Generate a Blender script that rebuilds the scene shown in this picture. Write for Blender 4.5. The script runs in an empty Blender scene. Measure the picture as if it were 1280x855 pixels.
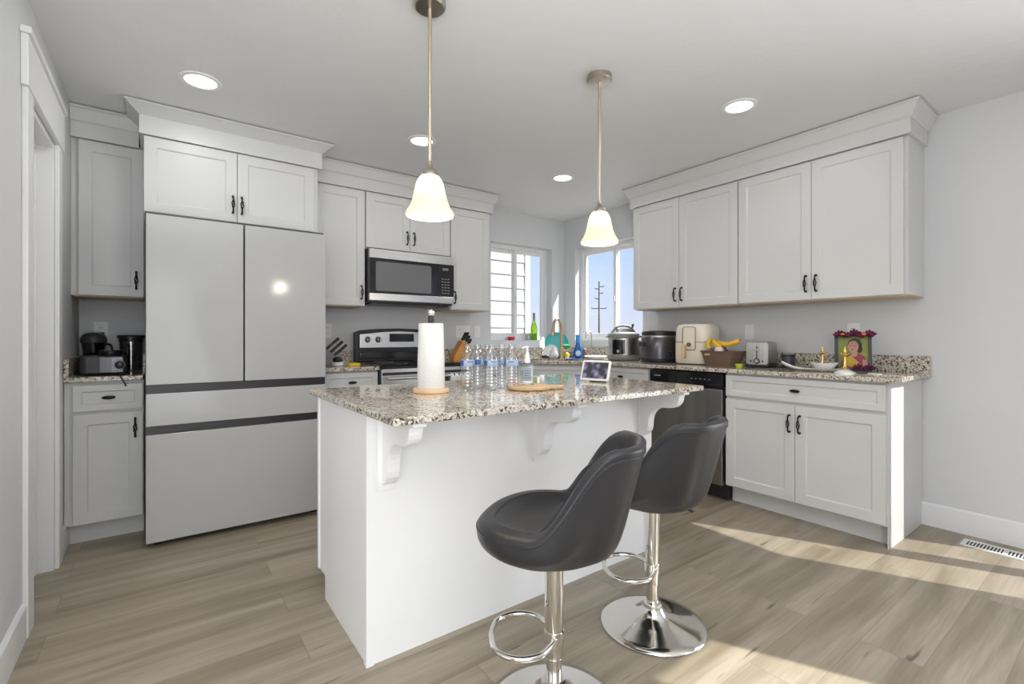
import bpy, bmesh, math, random
from mathutils import Vector, Matrix
PI = math.pi
S = bpy.context.scene
C = S.collection
random.seed(7)

# ------------------------------------------------------------------ camera, world, sun, lights, exposure
cd = bpy.data.cameras.new('camera'); cam = bpy.data.objects.new('camera', cd); C.objects.link(cam)
cam.location = (0, 0, 1.126); cam.rotation_euler = (PI/2, 0, -math.radians(36.344))
cd.sensor_width = 36; cd.lens = 594.6/1280*36; cd.shift_y = -6.2/1280; cd.clip_start = 0.05; cd.clip_end = 500
S.camera = cam
S.view_settings.view_transform = 'Standard'; S.view_settings.look = 'None'
S.view_settings.gamma = 1; S.view_settings.use_curve_mapping = False
S.view_settings.exposure = 0.12
try:
    S.cycles.use_denoising = True; S.cycles.denoiser = 'OPENIMAGEDENOISE'
    S.cycles.max_bounces = 14; S.cycles.transmission_bounces = 12; S.cycles.transparent_max_bounces = 24
    S.cycles.sample_clamp_indirect = 4; S.cycles.caustics_reflective = False; S.cycles.caustics_refractive = False
except Exception: pass

w = bpy.data.worlds.new('sky'); S.world = w; w.use_nodes = True
nt = w.node_tree; nt.nodes.clear()
o = nt.nodes.new('ShaderNodeOutputWorld'); bg = nt.nodes.new('ShaderNodeBackground')
tc = nt.nodes.new('ShaderNodeTexCoord'); sx = nt.nodes.new('ShaderNodeSeparateXYZ'); cr = nt.nodes.new('ShaderNodeValToRGB')
nz = nt.nodes.new('ShaderNodeTexNoise'); mp = nt.nodes.new('ShaderNodeMapping'); mixn = nt.nodes.new('ShaderNodeMixRGB')
mp.inputs['Scale'].default_value = (2.5, 2.5, 14); nz.inputs['Scale'].default_value = 1.3; nz.inputs['Detail'].default_value = 5
nt.links.new(tc.outputs['Generated'], mp.inputs['Vector']); nt.links.new(mp.outputs[0], nz.inputs['Vector'])
nt.links.new(tc.outputs['Generated'], sx.inputs[0]); nt.links.new(sx.outputs['Z'], cr.inputs[0])
e = cr.color_ramp.elements
e[0].position = 0.0; e[0].color = (0.74, 0.77, 0.90, 1); e[1].position = 0.6; e[1].color = (0.30, 0.50, 0.90, 1)
n1 = e.new(0.10); n1.color = (0.60, 0.74, 0.97, 1); n2 = e.new(0.25); n2.color = (0.45, 0.66, 0.97, 1)
cr2 = nt.nodes.new('ShaderNodeValToRGB'); cr2.color_ramp.elements[0].position = .5; cr2.color_ramp.elements[1].position = .72
nt.links.new(nz.outputs[0], cr2.inputs[0])
mfac = nt.nodes.new('ShaderNodeMath'); mfac.operation = 'MULTIPLY'; mfac.inputs[1].default_value = .35
nt.links.new(cr2.outputs[0], mfac.inputs[0]); nt.links.new(mfac.outputs[0], mixn.inputs[0])
nt.links.new(cr.outputs[0], mixn.inputs[1]); mixn.inputs[2].default_value = (.82, .86, .95, 1)
nt.links.new(mixn.outputs[0], bg.inputs[0]); bg.inputs[1].default_value = 1.0
nt.links.new(bg.outputs[0], o.inputs[0])

def lamp(name, kind, loc, rot, energy, size=None, size_y=None, color=(1, 1, 1), **k):
    l = bpy.data.lights.new(name, kind); l.energy = energy; l.color = color
    if kind == 'AREA':
        l.shape = 'RECTANGLE' if size_y else 'DISK'; l.size = size
        if size_y: l.size_y = size_y
    for a, b in k.items(): setattr(l, a, b)
    ob = bpy.data.objects.new(name, l); C.objects.link(ob); ob.location = loc; ob.rotation_euler = rot
    return ob
# the sun stands behind the camera's right: light travels towards (-0.447, 0.894), 39.6 degrees high
sd = Vector((-0.447*math.cos(math.radians(39.6)), 0.894*math.cos(math.radians(39.6)), -math.sin(math.radians(39.6))))
sun = lamp('sun', 'SUN', (8, -8, 8), (0, 0, 0), 7.6, color=(1, .975, .94), angle=math.radians(.6))
sun.rotation_euler = sd.to_track_quat('-Z', 'Y').to_euler()
# added fill lamps out of view, standing in for daylight from unseen windows
lamp('front_fill', 'AREA', (-.3, -1.15, 1.0), (math.radians(92), 0, math.radians(-8)), 62, 3.4, 1.8, (.95, .975, 1))  # added lamp before the closed front wall, brightens island and refrigerator
lamp('left_fill', 'AREA', (-3.8, 0.6, 1.2), (math.radians(98), 0, math.radians(-90)), 19, 2.6, 1.9, (.95, .975, 1))  # added lamp at the unseen left end of the room
lamp('patio_door_fill', 'AREA', (3.62, -.55, 1.1), (math.radians(92), 0, math.radians(90)), 30, 1.1, 1.9, (.95, .975, 1), spread=math.radians(130))  # added lamp just inside the patio doors, brightens the left wall
lamp('ceiling_fill', 'AREA', (.1, -0.25, 1.62), (math.radians(180), 0, 0), 50, 1.1, .9, (.95, .975, 1))  # added upward lamp behind the camera, brightens the ceiling

def aim(o, p): o.rotation_euler = (Vector(p)-o.location).to_track_quat('-Z', 'Y').to_euler()
# added lamp out of view above the right kitchen window, brightens the sink corner
a = lamp('sink_corner_fill', 'AREA', (5.0, 3.5, 3.4), (0, 0, 0), 170, 2.0, 1.6, (.90, .95, 1), spread=math.radians(80)); aim(a, (3.2, 3.2, 1.2))

# ------------------------------------------------------------------ materials
def mat(name, col, rough=.5, metal=0., spec=.5, trans=0., ior=1.45, emit=None, estr=0, coat=0, aniso=0):
    m = bpy.data.materials.new(name); m.use_nodes = True
    b = m.node_tree.nodes['Principled BSDF']
    b.inputs['Base Color'].default_value = (*col, 1); b.inputs['Roughness'].default_value = rough
    b.inputs['Metallic'].default_value = metal; b.inputs['Specular IOR Level'].default_value = spec
    b.inputs['Transmission Weight'].default_value = trans; b.inputs['IOR'].default_value = ior
    b.inputs['Coat Weight'].default_value = coat
    if emit: b.inputs['Emission Color'].default_value = (*emit, 1); b.inputs['Emission Strength'].default_value = estr
    return m
def N(m, t, **k):
    n = m.node_tree.nodes.new(t)
    for a, b in k.items():
        if a in n.inputs: n.inputs[a].default_value = b
        else: setattr(n, a, b)
    return n
def L(m, a, b): m.node_tree.links.new(a, b)
def bs(m): return m.node_tree.nodes['Principled BSDF']
def bump(m, scale, strength, detail=3, dist=.01):
    t = N(m, 'ShaderNodeTexCoord'); n = N(m, 'ShaderNodeTexNoise'); n.inputs['Scale'].default_value = scale; n.inputs['Detail'].default_value = detail
    b = N(m, 'ShaderNodeBump'); b.inputs['Strength'].default_value = strength; b.inputs['Distance'].default_value = dist
    L(m, t.outputs['Object'], n.inputs['Vector']); L(m, n.outputs[0], b.inputs['Height']); L(m, b.outputs[0], bs(m).inputs['Normal'])
def mottled(name, c1, c2, scale, rough=.5, stretch=(1, 1, 1), metal=0., spec=.5, detail=4):
    m = mat(name, c1, rough, metal, spec)
    t = N(m, 'ShaderNodeTexCoord'); mp = N(m, 'ShaderNodeMapping'); mp.inputs['Scale'].default_value = stretch
    n = N(m, 'ShaderNodeTexNoise'); n.inputs['Scale'].default_value = scale; n.inputs['Detail'].default_value = detail
    r = N(m, 'ShaderNodeValToRGB'); r.color_ramp.elements[0].color = (*c1, 1); r.color_ramp.elements[1].color = (*c2, 1)
    r.color_ramp.elements[0].position = .35; r.color_ramp.elements[1].position = .65
    L(m, t.outputs['Object'], mp.inputs[0]); L(m, mp.outputs[0], n.inputs['Vector']); L(m, n.outputs[0], r.inputs[0]); L(m, r.outputs[0], bs(m).inputs['Base Color'])
    return m
M = {}
M['wall'] = mat('wall_paint', (.655, .66, .67), .6, spec=.3); bump(M['wall'], 90, .06)
M['ceil'] = mat('ceiling_paint', (.77, .775, .785), .55, spec=.3); bump(M['ceil'], 14, .25, 5, .01)
M['trim'] = mat('trim_paint', (.80, .80, .805), .35)
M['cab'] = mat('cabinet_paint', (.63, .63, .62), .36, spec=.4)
M['cabin'] = mat('cabinet_wood_edge', (.62, .50, .36), .6)
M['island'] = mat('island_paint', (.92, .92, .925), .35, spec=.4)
M['black'] = mat('black_metal', (.012, .012, .013), .35, .6)
M['blackp'] = mat('black_plastic', (.018, .018, .02), .35)
M['darkp'] = mat('dark_plastic', (.05, .05, .055), .4)
M['greyp'] = mat('grey_plastic', (.22, .22, .225), .4)
M['vinyl'] = mat('window_vinyl', (.82, .82, .82), .35)
M['white'] = mat('white_plastic', (.85, .85, .84), .3)
M['ceramic'] = mat('white_ceramic', (.87, .87, .86), .15)
M['paper'] = mat('paper_towel', (.78, .775, .76), .9, spec=.1); bump(M['paper'], 120, .3)
M['fridge'] = mat('fridge_glass', (.44, .44, .435), .12, spec=.45)
M['fside'] = mat('fridge_side', (.06, .06, .063), .4)
M['fband'] = mat('fridge_handle_recess', (.035, .035, .038), .35, .3)
M['chrome'] = mat('chrome', (.72, .70, .66), .11, 1.)
M['nickel'] = mat('brushed_nickel', (.50, .45, .38), .3, 1.)
M['champ'] = mat('champagne_metal', (.62, .55, .42), .35, 1.)
M['silver'] = mat('silver_ball', (.85, .85, .87), .12, 1.)
M['brass'] = mat('brass', (.95, .62, .18), .22, 1.)
M['bronze'] = mat('faucet_bronze', (.50, .36, .22), .3, 1.)
def steel(name, c1, c2, st):
    m = mottled(name, c1, c2, 3, .3, st, 1.); return m
M['steel'] = steel('stainless_steel', (.56, .555, .545), (.68, .675, .66), (1, 1, 60))
M['steelv'] = steel('stainless_vertical', (.26, .255, .25), (.48, .475, .46), (50, 50, .6))
M['dwsteel'] = steel('dishwasher_steel', (.30, .295, .285), (.42, .415, .40), (3, 3, .3))
M['bglass'] = mat('black_glass', (.012, .012, .014), .06)
M['mwin'] = mat('microwave_window', (.16, .16, .165), .15)
M['leather'] = mat('black_leatherette', (.028, .028, .031), .36, spec=.5); bump(M['leather'], 260, .12)
M['wood'] = mottled('knife_block_wood', (.55, .24, .06), (.68, .33, .10), 6, .45, (1, 1, 8))
M['board'] = mottled('light_wood', (.56, .36, .19), (.68, .46, .27), 5, .5, (1, 9, 1))
M['tanwood'] = mottled('towel_base_wood', (.68, .46, .25), (.76, .54, .32), 5, .5, (1, 9, 1))
M['cream'] = mat('cream_plastic', (.78, .72, .60), .35)
M['ipsteel'] = mat('pot_steel', (.48, .46, .43), .34, 1.)
M['ipgrey'] = mat('pot_grey', (.24, .235, .225), .4)
M['fpsteel'] = mat('brushed_dark_steel', (.22, .22, .24), .45, 1.)
M['pot'] = mat('cooker_graphite', (.10, .09, .10), .22, .6)
M['brown'] = mat('brown_plastic', (.17, .105, .075), .5)
M['banana'] = mottled('banana_skin', (.80, .52, .04), (.62, .36, .03), 14, .5)
M['bananatip'] = mat('banana_tip', (.06, .035, .02), .6)
M['purple'] = mat('purple_netting', (.15, .07, .20), .6)
M['onion'] = mat('pale_onion', (.72, .62, .50), .5)
M['lime'] = mat('lime_plastic', (.52, .66, .05), .4)
M['teal'] = mat('teal_ceramic', (.10, .52, .52), .3)
M['green'] = mat('green_plastic', (.03, .25, .06), .4)
M['red'] = mat('red_plastic', (.65, .01, .03), .35)
M['yellow'] = mat('yellow_plastic', (.80, .60, .03), .4)
M['bluedish'] = mat('blue_liquid', (.01, .16, .62), .12, trans=.35)
M['bluecap'] = mat('blue_cap', (.03, .30, .72), .3)
M['sponge'] = mat('blue_sponge', (.25, .38, .75), .8)
M['bagp'] = mat('garland_petals', (.12, .005, .045), .6)
M['orange'] = mat('orange_petals', (.75, .18, .03), .6)
M['bottleg'] = mat('green_bottle_glass', (.35, .72, .02), .05, trans=.85, ior=1.45)
M['foil'] = mat('bottle_foil', (.30, .33, .25), .3, .7)
M['label'] = mat('bottle_label', (.30, .41, .58), .45)
M['labeld'] = mat('bottle_label_dark', (.05, .11, .32), .45)
M['ink'] = mat('label_ink', (.02, .025, .05), .5)
M['labelw'] = mat('label_white', (.75, .78, .84), .45)
M['vent'] = mat('vent_white', (.80, .79, .77), .4)
M['hole'] = mat('dark_slot', (.03, .03, .03), .8)
M['siding'] = mat('siding_paint', (.37, .365, .35), .6)
M['ground'] = mottled('dry_ground', (.46, .42, .36), (.56, .52, .45), .4, .9)
M['polew'] = mat('pole_wood', (.06, .05, .045), .8)
M['petal'] = M['bagp']
M['screenoff'] = mat('oven_glass', (.03, .03, .033), .05)
M['dispbez'] = mat('display_frame', (.80, .79, .77), .4)
M['fabric'] = mat('display_fabric', (.05, .05, .055), .8)
M['disc'] = mat('led_panel', (1, 1, 1), .5, emit=(1, .98, .95), estr=3.0)

def glassy(name, tint, fac=.12, rough=0.02):
    m = bpy.data.materials.new(name); m.use_nodes = True; t = m.node_tree; t.nodes.clear()
    o = t.nodes.new('ShaderNodeOutputMaterial'); a = t.nodes.new('ShaderNodeBsdfTransparent'); g = t.nodes.new('ShaderNodeBsdfGlossy')
    mx = t.nodes.new('ShaderNodeMixShader'); lw = t.nodes.new('ShaderNodeLayerWeight'); lw.inputs[0].default_value = .5
    pw = t.nodes.new('ShaderNodeMath'); pw.operation = 'POWER'; pw.inputs[1].default_value = 4
    mm = t.nodes.new('ShaderNodeMath'); mm.operation = 'MULTIPLY_ADD'; mm.inputs[1].default_value = .8; mm.inputs[2].default_value = .03+fac; mm.use_clamp = True
    t.links.new(lw.outputs['Facing'], pw.inputs[0])
    a.inputs[0].default_value = (*tint, 1); g.inputs['Roughness'].default_value = rough
    t.links.new(pw.outputs[0], mm.inputs[0]); t.links.new(mm.outputs[0], mx.inputs[0])
    t.links.new(a.outputs[0], mx.inputs[1]); t.links.new(g.outputs[0], mx.inputs[2]); t.links.new(mx.outputs[0], o.inputs[0])
    return m
M['pane'] = glassy('window_glass', (.99, .99, .99), 0.0)
M['pet'] = glassy('clear_plastic', (.95, .96, .97), .12, .04)
M['petdark'] = glassy('smoked_plastic', (.50, .50, .52), .10, .08)
M['petc'] = glassy('clear_container', (.74, .74, .75), .10, .05)
M['water'] = glassy('clear_gel', (.90, .92, .90), .03, .02)

# floor planks, 0.18 m wide, running along x
def floor_mat():
    m = mat('plank_floor', (.4, .35, .28), .34, spec=.42)
    t = N(m, 'ShaderNodeTexCoord')
    mp = N(m, 'ShaderNodeMapping'); mp.inputs['Location'].default_value = (.35, .07, 0); L(m, t.outputs['Object'], mp.inputs[0])
    br = N(m, 'ShaderNodeTexBrick'); br.offset = .37; br.offset_frequency = 2; br.squash = 1
    br.inputs['Color1'].default_value = (0, 0, 0, 1); br.inputs['Color2'].default_value = (1, 1, 1, 1); br.inputs['Mortar'].default_value = (.5, .5, .5, 1)
    br.inputs['Scale'].default_value = 1; br.inputs['Mortar Size'].default_value = .0012; br.inputs['Mortar Smooth'].default_value = .3
    br.inputs['Brick Width'].default_value = 1.22; br.inputs['Row Height'].default_value = .182
    L(m, mp.outputs[0], br.inputs['Vector'])
    # per-plank offset moves the grain
    sc = N(m, 'ShaderNodeVectorMath', operation='SCALE'); sc.inputs['Scale'].default_value = 37.
    L(m, br.outputs['Color'], sc.inputs[0])
    ad = N(m, 'ShaderNodeVectorMath', operation='ADD'); L(m, mp.outputs[0], ad.inputs[0]); L(m, sc.outputs[0], ad.inputs[1])
    g1 = N(m, 'ShaderNodeMapping'); g1.inputs['Scale'].default_value = (.45, 5, 1); L(m, ad.outputs[0], g1.inputs[0])
    n1 = N(m, 'ShaderNodeTexNoise'); n1.inputs['Scale'].default_value = 1.6; n1.inputs['Detail'].default_value = 5; n1.inputs['Distortion'].default_value = .7; L(m, g1.outputs[0], n1.inputs['Vector'])
    g2 = N(m, 'ShaderNodeMapping'); g2.inputs['Scale'].default_value = (2.5, 60, 1); L(m, ad.outputs[0], g2.inputs[0])
    n2 = N(m, 'ShaderNodeTexNoise'); n2.inputs['Scale'].default_value = 2; n2.inputs['Detail'].default_value = 4; L(m, g2.outputs[0], n2.inputs['Vector'])
    r = N(m, 'ShaderNodeValToRGB'); el = r.color_ramp.elements
    el[0].position = .28; el[0].color = (.21, .17, .115, 1); el[1].position = .72; el[1].color = (.41, .35, .265, 1)
    a = el.new(.42); a.color = (.28, .235, .165, 1); a = el.new(.56); a.color = (.355, .30, .225, 1)
    L(m, n1.outputs[0], r.inputs[0])
    r2 = N(m, 'ShaderNodeMapRange'); r2.inputs['From Min'].default_value = .3; r2.inputs['From Max'].default_value = .7; r2.inputs['To Min'].default_value = .90; r2.inputs['To Max'].default_value = 1.08
    L(m, n2.outputs[0], r2.inputs[0])
    r3 = N(m, 'ShaderNodeMapRange'); r3.inputs['To Min'].default_value = .96; r3.inputs['To Max'].default_value = 1.04; L(m, br.outputs['Color'], r3.inputs[0])
    mu = N(m, 'ShaderNodeMath', operation='MULTIPLY'); L(m, r2.outputs[0], mu.inputs[0]); L(m, r3.outputs[0], mu.inputs[1])
    # small dark knots / cracks
    g3 = N(m, 'ShaderNodeMapping'); g3.inputs['Scale'].default_value = (2.2, 22, 1); L(m, ad.outputs[0], g3.inputs[0])
    n3 = N(m, 'ShaderNodeTexNoise'); n3.inputs['Scale'].default_value = 1.5; n3.inputs['Detail'].default_value = 2; L(m, g3.outputs[0], n3.inputs['Vector'])
    r4 = N(m, 'ShaderNodeValToRGB'); r4.color_ramp.elements[0].position = .22; r4.color_ramp.elements[0].color = (.35, .35, .35, 1); r4.color_ramp.elements[1].position = .30
    L(m, n3.outputs[0], r4.inputs[0])
    v = N(m, 'ShaderNodeVectorMath', operation='SCALE'); L(m, r.outputs[0], v.inputs[0]); L(m, mu.outputs[0], v.inputs['Scale'])
    v2 = N(m, 'ShaderNodeVectorMath', operation='MULTIPLY'); L(m, v.outputs[0], v2.inputs[0]); L(m, r4.outputs[0], v2.inputs[1])
    mx = N(m, 'ShaderNodeMixRGB'); L(m, br.outputs['Fac'], mx.inputs[0]); L(m, v2.outputs[0], mx.inputs[1]); mx.inputs[2].default_value = (.22, .18, .13, 1)
    L(m, mx.outputs[0], bs(m).inputs['Base Color'])
    b = N(m, 'ShaderNodeBump'); b.inputs['Strength'].default_value = .12; b.inputs['Distance'].default_value = .002; b.invert = True
    L(m, br.outputs['Fac'], b.inputs['Height']); L(m, b.outputs[0], bs(m).inputs['Normal'])
    return m
M['floor'] = floor_mat()
def granite():
    m = mat('speckled_granite', (.5, .45, .4), .06, spec=.5)
    t = N(m, 'ShaderNodeTexCoord')
    v = N(m, 'ShaderNodeTexVoronoi'); v.inputs['Scale'].default_value = 135; L(m, t.outputs['Object'], v.inputs['Vector'])
    s = N(m, 'ShaderNodeSeparateColor'); L(m, v.outputs['Color'], s.inputs[0])
    n = N(m, 'ShaderNodeTexNoise'); n.inputs['Scale'].default_value = 40; n.inputs['Detail'].default_value = 3; L(m, t.outputs['Object'], n.inputs['Vector'])
    ad = N(m, 'ShaderNodeMath', operation='MULTIPLY_ADD'); L(m, n.outputs[0], ad.inputs[0]); ad.inputs[1].default_value = .9
    L(m, s.outputs[0], ad.inputs[2])
    r = N(m, 'ShaderNodeValToRGB'); r.color_ramp.interpolation = 'CONSTANT'; el = r.color_ramp.elements
    el[0].position = 0; el[0].color = (.06, .056, .052, 1); el[1].position = .22; el[1].color = (.24, .19, .145, 1)
    for p, c in ((.34, (.46, .40, .32)), (.50, (.64, .585, .49)), (.68, (.50, .46, .40)), (.80, (.74, .69, .60)), (1., (.55, .48, .38))):
        k = el.new(p if p < 1 else .99); k.color = (*c, 1)
    mr = N(m, 'ShaderNodeMapRange'); mr.inputs['From Min'].default_value = .25; mr.inputs['From Max'].default_value = 1.65; L(m, ad.outputs[0], mr.inputs[0])
    L(m, mr.outputs[0], r.inputs[0]); L(m, r.outputs[0], bs(m).inputs['Base Color'])
    return m
M['granite'] = granite()
def shade_mat():
    m = mat('alabaster_glass', (.90, .74, .50), .35)
    t = N(m, 'ShaderNodeTexCoord'); s = N(m, 'ShaderNodeVectorMath', operation='LENGTH')
    o = N(m, 'ShaderNodeVectorMath', operation='SUBTRACT'); o.inputs[1].default_value = (0, 0, -.105)
    L(m, t.outputs['Object'], o.inputs[0]); L(m, o.outputs[0], s.inputs[0])
    r = N(m, 'ShaderNodeMapRange'); r.inputs['From Min'].default_value = .05; r.inputs['From Max'].default_value = .10; r.inputs['To Min'].default_value = 1.6; r.inputs['To Max'].default_value = .42
    L(m, s.outputs['Value'], r.inputs[0]); L(m, r.outputs[0], bs(m).inputs['Emission Strength'])
    bs(m).inputs['Emission Color'].default_value = (1, .80, .50, 1)
    return m
M['shade'] = shade_mat()

# ------------------------------------------------------------------ mesh building helpers
class MB:
    def __init__(s): s.bm = bmesh.new()
    def poly(s, vs, fs):
        v = [s.bm.verts.new(p) for p in vs]
        for f in fs:
            try: s.bm.faces.new([v[i] for i in f])
            except ValueError: pass
        return s
    def box(s, x0, x1, y0, y1, z0, z1, M4=None):
        p = [Vector((x, y, z)) for z in (z0, z1) for y in (y0, y1) for x in (x0, x1)]
        if M4: p = [M4 @ q for q in p]
        return s.poly(p, [(0, 2, 3, 1), (4, 5, 7, 6), (0, 1, 5, 4), (2, 6, 7, 3), (0, 4, 6, 2), (1, 3, 7, 5)])
    def rings(s, rs, cap0=True, cap1=True, closed=False):
        n = len(rs[0]); vs = [p for r in rs for p in r]; fs = []
        k = len(rs)
        for i in range(k if closed else k-1):
            a, b = i*n, ((i+1) % k)*n
            for j in range(n): fs.append((a+j, a+(j+1) % n, b+(j+1) % n, b+j))
        if not closed:
            if cap0: fs.append(tuple(range(n-1, -1, -1)))
            if cap1: fs.append(tuple((k-1)*n+j for j in range(n)))
        return s.poly(vs, fs)
    def lathe(s, prof, n=32, c=(0, 0, 0), sx=1, sy=1, cap0=True, cap1=True):
        return s.rings([[Vector((c[0]+r*sx*math.cos(2*PI*j/n), c[1]+r*sy*math.sin(2*PI*j/n), c[2]+z)) for j in range(n)] for r, z in prof], cap0, cap1)
    def tube(s, path, r, n=10, closed=False):
        P = [Vector(p) for p in path]; rs = []; k = len(P)
        up = None
        for i in range(k):
            a = P[(i-1) % k] if (closed or i > 0) else P[i]; b = P[(i+1) % k] if (closed or i < k-1) else P[i]
            d = (b-a).normalized()
            if up is None: up = Vector((0, 0, 1)) if abs(d.z) < .9 else Vector((1, 0, 0))
            u = (up - d*up.dot(d)).normalized(); v = d.cross(u); up = u
            rr = r[i] if isinstance(r, (list, tuple)) else r
            rs.append([P[i]+(u*math.cos(2*PI*j/n)+v*math.sin(2*PI*j/n))*rr for j in range(n)])
        return s.rings(rs, closed=closed)
    def sph(s, c, rx, ry=None, rz=None, n=16, k=10, M4=None):
        ry = ry or rx; rz = rz or rx
        rs = []
        for i in range(k+1):
            t = -PI/2+PI*i/k; q = max(math.cos(t), 1e-3)
            ring = [Vector((rx*q*math.cos(2*PI*j/n), ry*q*math.sin(2*PI*j/n), rz*math.sin(t))) for j in range(n)]
            if M4: ring = [M4 @ p for p in ring]
            rs.append([p+Vector(c) for p in ring])
        return s.rings(rs)
    def prism(s, pts, a0, a1, ax='z'):
        f = {'z': lambda p, a: Vector((p[0], p[1], a)), 'x': lambda p, a: Vector((a, p[0], p[1])), 'y': lambda p, a: Vector((p[0], a, p[1]))}[ax]
        return s.rings([[f(p, a0) for p in pts], [f(p, a1) for p in pts]])
    def build(s, name, m, parent=None, smooth=None, bevel=0, seg=2, loc=(0, 0, 0), rot=(0, 0, 0), label=None, subd=0):
        bmesh.ops.recalc_face_normals(s.bm, faces=s.bm.faces)
        me = bpy.data.meshes.new(name)
        if smooth is not None:
            for f in s.bm.faces: f.smooth = True
            if smooth < 180:
                for ed in s.bm.edges:
                    if len(ed.link_faces) == 2 and ed.calc_face_angle(0) > math.radians(smooth): ed.smooth = False
        s.bm.to_mesh(me); s.bm.free()
        me.materials.append(M[m] if isinstance(m, str) else m)
        ob = bpy.data.objects.new(name, me); C.objects.link(ob); ob.location = loc; ob.rotation_euler = rot
        if parent: ob.parent = parent
        if label: ob['label'] = label
        if bevel:
            b = ob.modifiers.new('bevel', 'BEVEL'); b.width = bevel; b.segments = seg; b.limit_method = 'ANGLE'; b.angle_limit = math.radians(40); b.harden_normals = False
        if subd:
            b = ob.modifiers.new('subdivision', 'SUBSURF'); b.levels = subd; b.render_levels = subd
        return ob
def thing(name, label, cat, loc=(0, 0, 0), rz=0, group=None):
    o = bpy.data.objects.new(name, None); C.objects.link(o); o.location = loc; o.rotation_euler = (0, 0, rz)
    o.empty_display_size = .1; o['label'] = label; o['category'] = cat
    if group: o['group'] = group
    return o
def tag(o, label, cat, group=None, kind=None):
    o['label'] = label; o['category'] = cat
    if group: o['group'] = group
    if kind: o['kind'] = kind
    return o
def struct(o): o['kind'] = 'structure'; return o
def copy_tree(o, parent=None):
    c = o.copy(); C.objects.link(c)
    if parent: c.parent = parent
    for ch in list(o.children): copy_tree(ch, c)
    return c
def rot2(a): return Matrix.Rotation(a, 4, 'Z')
def arc(cx, cy, r, a0, a1, n):
    return [(cx+r*math.cos(a0+(a1-a0)*i/n), cy+r*math.sin(a0+(a1-a0)*i/n)) for i in range(n+1)]
def rrect(x0, x1, y0, y1, r, n=4):
    return arc(x1-r, y1-r, r, 0, PI/2, n)+arc(x0+r, y1-r, r, PI/2, PI, n)+arc(x0+r, y0+r, r, PI, 1.5*PI, n)+arc(x1-r, y0+r, r, 1.5*PI, 2*PI, n)
def spline(pts, k=6):
    P = [Vector(p) for p in pts]; out = []
    for i in range(len(P)-1):
        a = P[max(i-1, 0)]; b = P[i]; c = P[i+1]; d = P[min(i+2, len(P)-1)]
        for j in range(k):
            t = j/k
            out.append(.5*((2*b)+(c-a)*t+(2*a-5*b+4*c-d)*t*t+(3*b-a-3*c+d)*t**3))
    out.append(P[-1]); return out

# ------------------------------------------------------------------ room shell
WX, WY, LX, FY, H = 3.70, 4.02, -.42, -1.25, 2.44
struct(MB().box(-4.1, WX+.12, FY-.12, WY+.12, -.12, 0).build('floor', 'floor'))
struct(MB().box(-4.1, WX+.12, FY-.12, WY+.12, H, H+.12).build('ceiling', 'ceil'))
# back wall with window opening x 2.70..3.51
BX0, BX1, Z0, Z1 = 2.69, 3.512, 1.09, 2.105
b = MB(); b.box(-4.1, BX0, WY, WY+.16, 0, H); b.box(BX1, WX+.16, WY, WY+.16, 0, H); b.box(BX0, BX1, WY, WY+.16, 0, Z0); b.box(BX0, BX1, WY, WY+.16, Z1, H)
struct(b.build('wall_back', 'wall'))
RY0, RY1 = 2.92, 3.843
b = MB()
for y0, y1, z0, z1, th in ((RY1, WY, 0, H, .16), (RY0, RY1, 0, Z0, .16), (RY0, RY1, Z1, H, .16), (.35, RY0, 0, H, .16), (.13, .35, 0, H, .05), (-.40, .13, 2.17, H, .05), (-.53, -.40, 0, H, .05), (-1.19, -.53, 2.17, H, .05), (FY-.05, -1.19, 0, H, .05)):
    b.box(WX, WX+th, y0, y1, z0, z1)
struct(b.build('wall_right', 'wall'))
b = MB(); b.box(-4.1, 2.42, FY-.05, FY, 0, H); b.box(2.785, WX, FY-.05, FY, 0, H); b.box(2.42, 2.785, FY-.05, FY, 2.11, H)
struct(b.build('wall_front', 'wall'))
# left wall with doorway y 2.60..3.17
b = MB(); b.box(LX-.12, LX, 3.17, WY, 0, H); b.box(LX-.12, LX, 2.60, 3.17, 2.05, H); b.box(LX-.12, LX, 1.9, 2.60, 0, H); b.box(-4.1, LX-.12, 1.9, 2.0, 0, H)
struct(b.build('wall_left', 'wall'))
struct(MB().box(-4.12, -4.0, FY-.12, 2.0, 0, H).build('wall_far_left', 'wall'))
struct(MB().box(-1.9, -1.8, 2.0, WY, 0, H).build('wall_hall', 'wall'))

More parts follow.
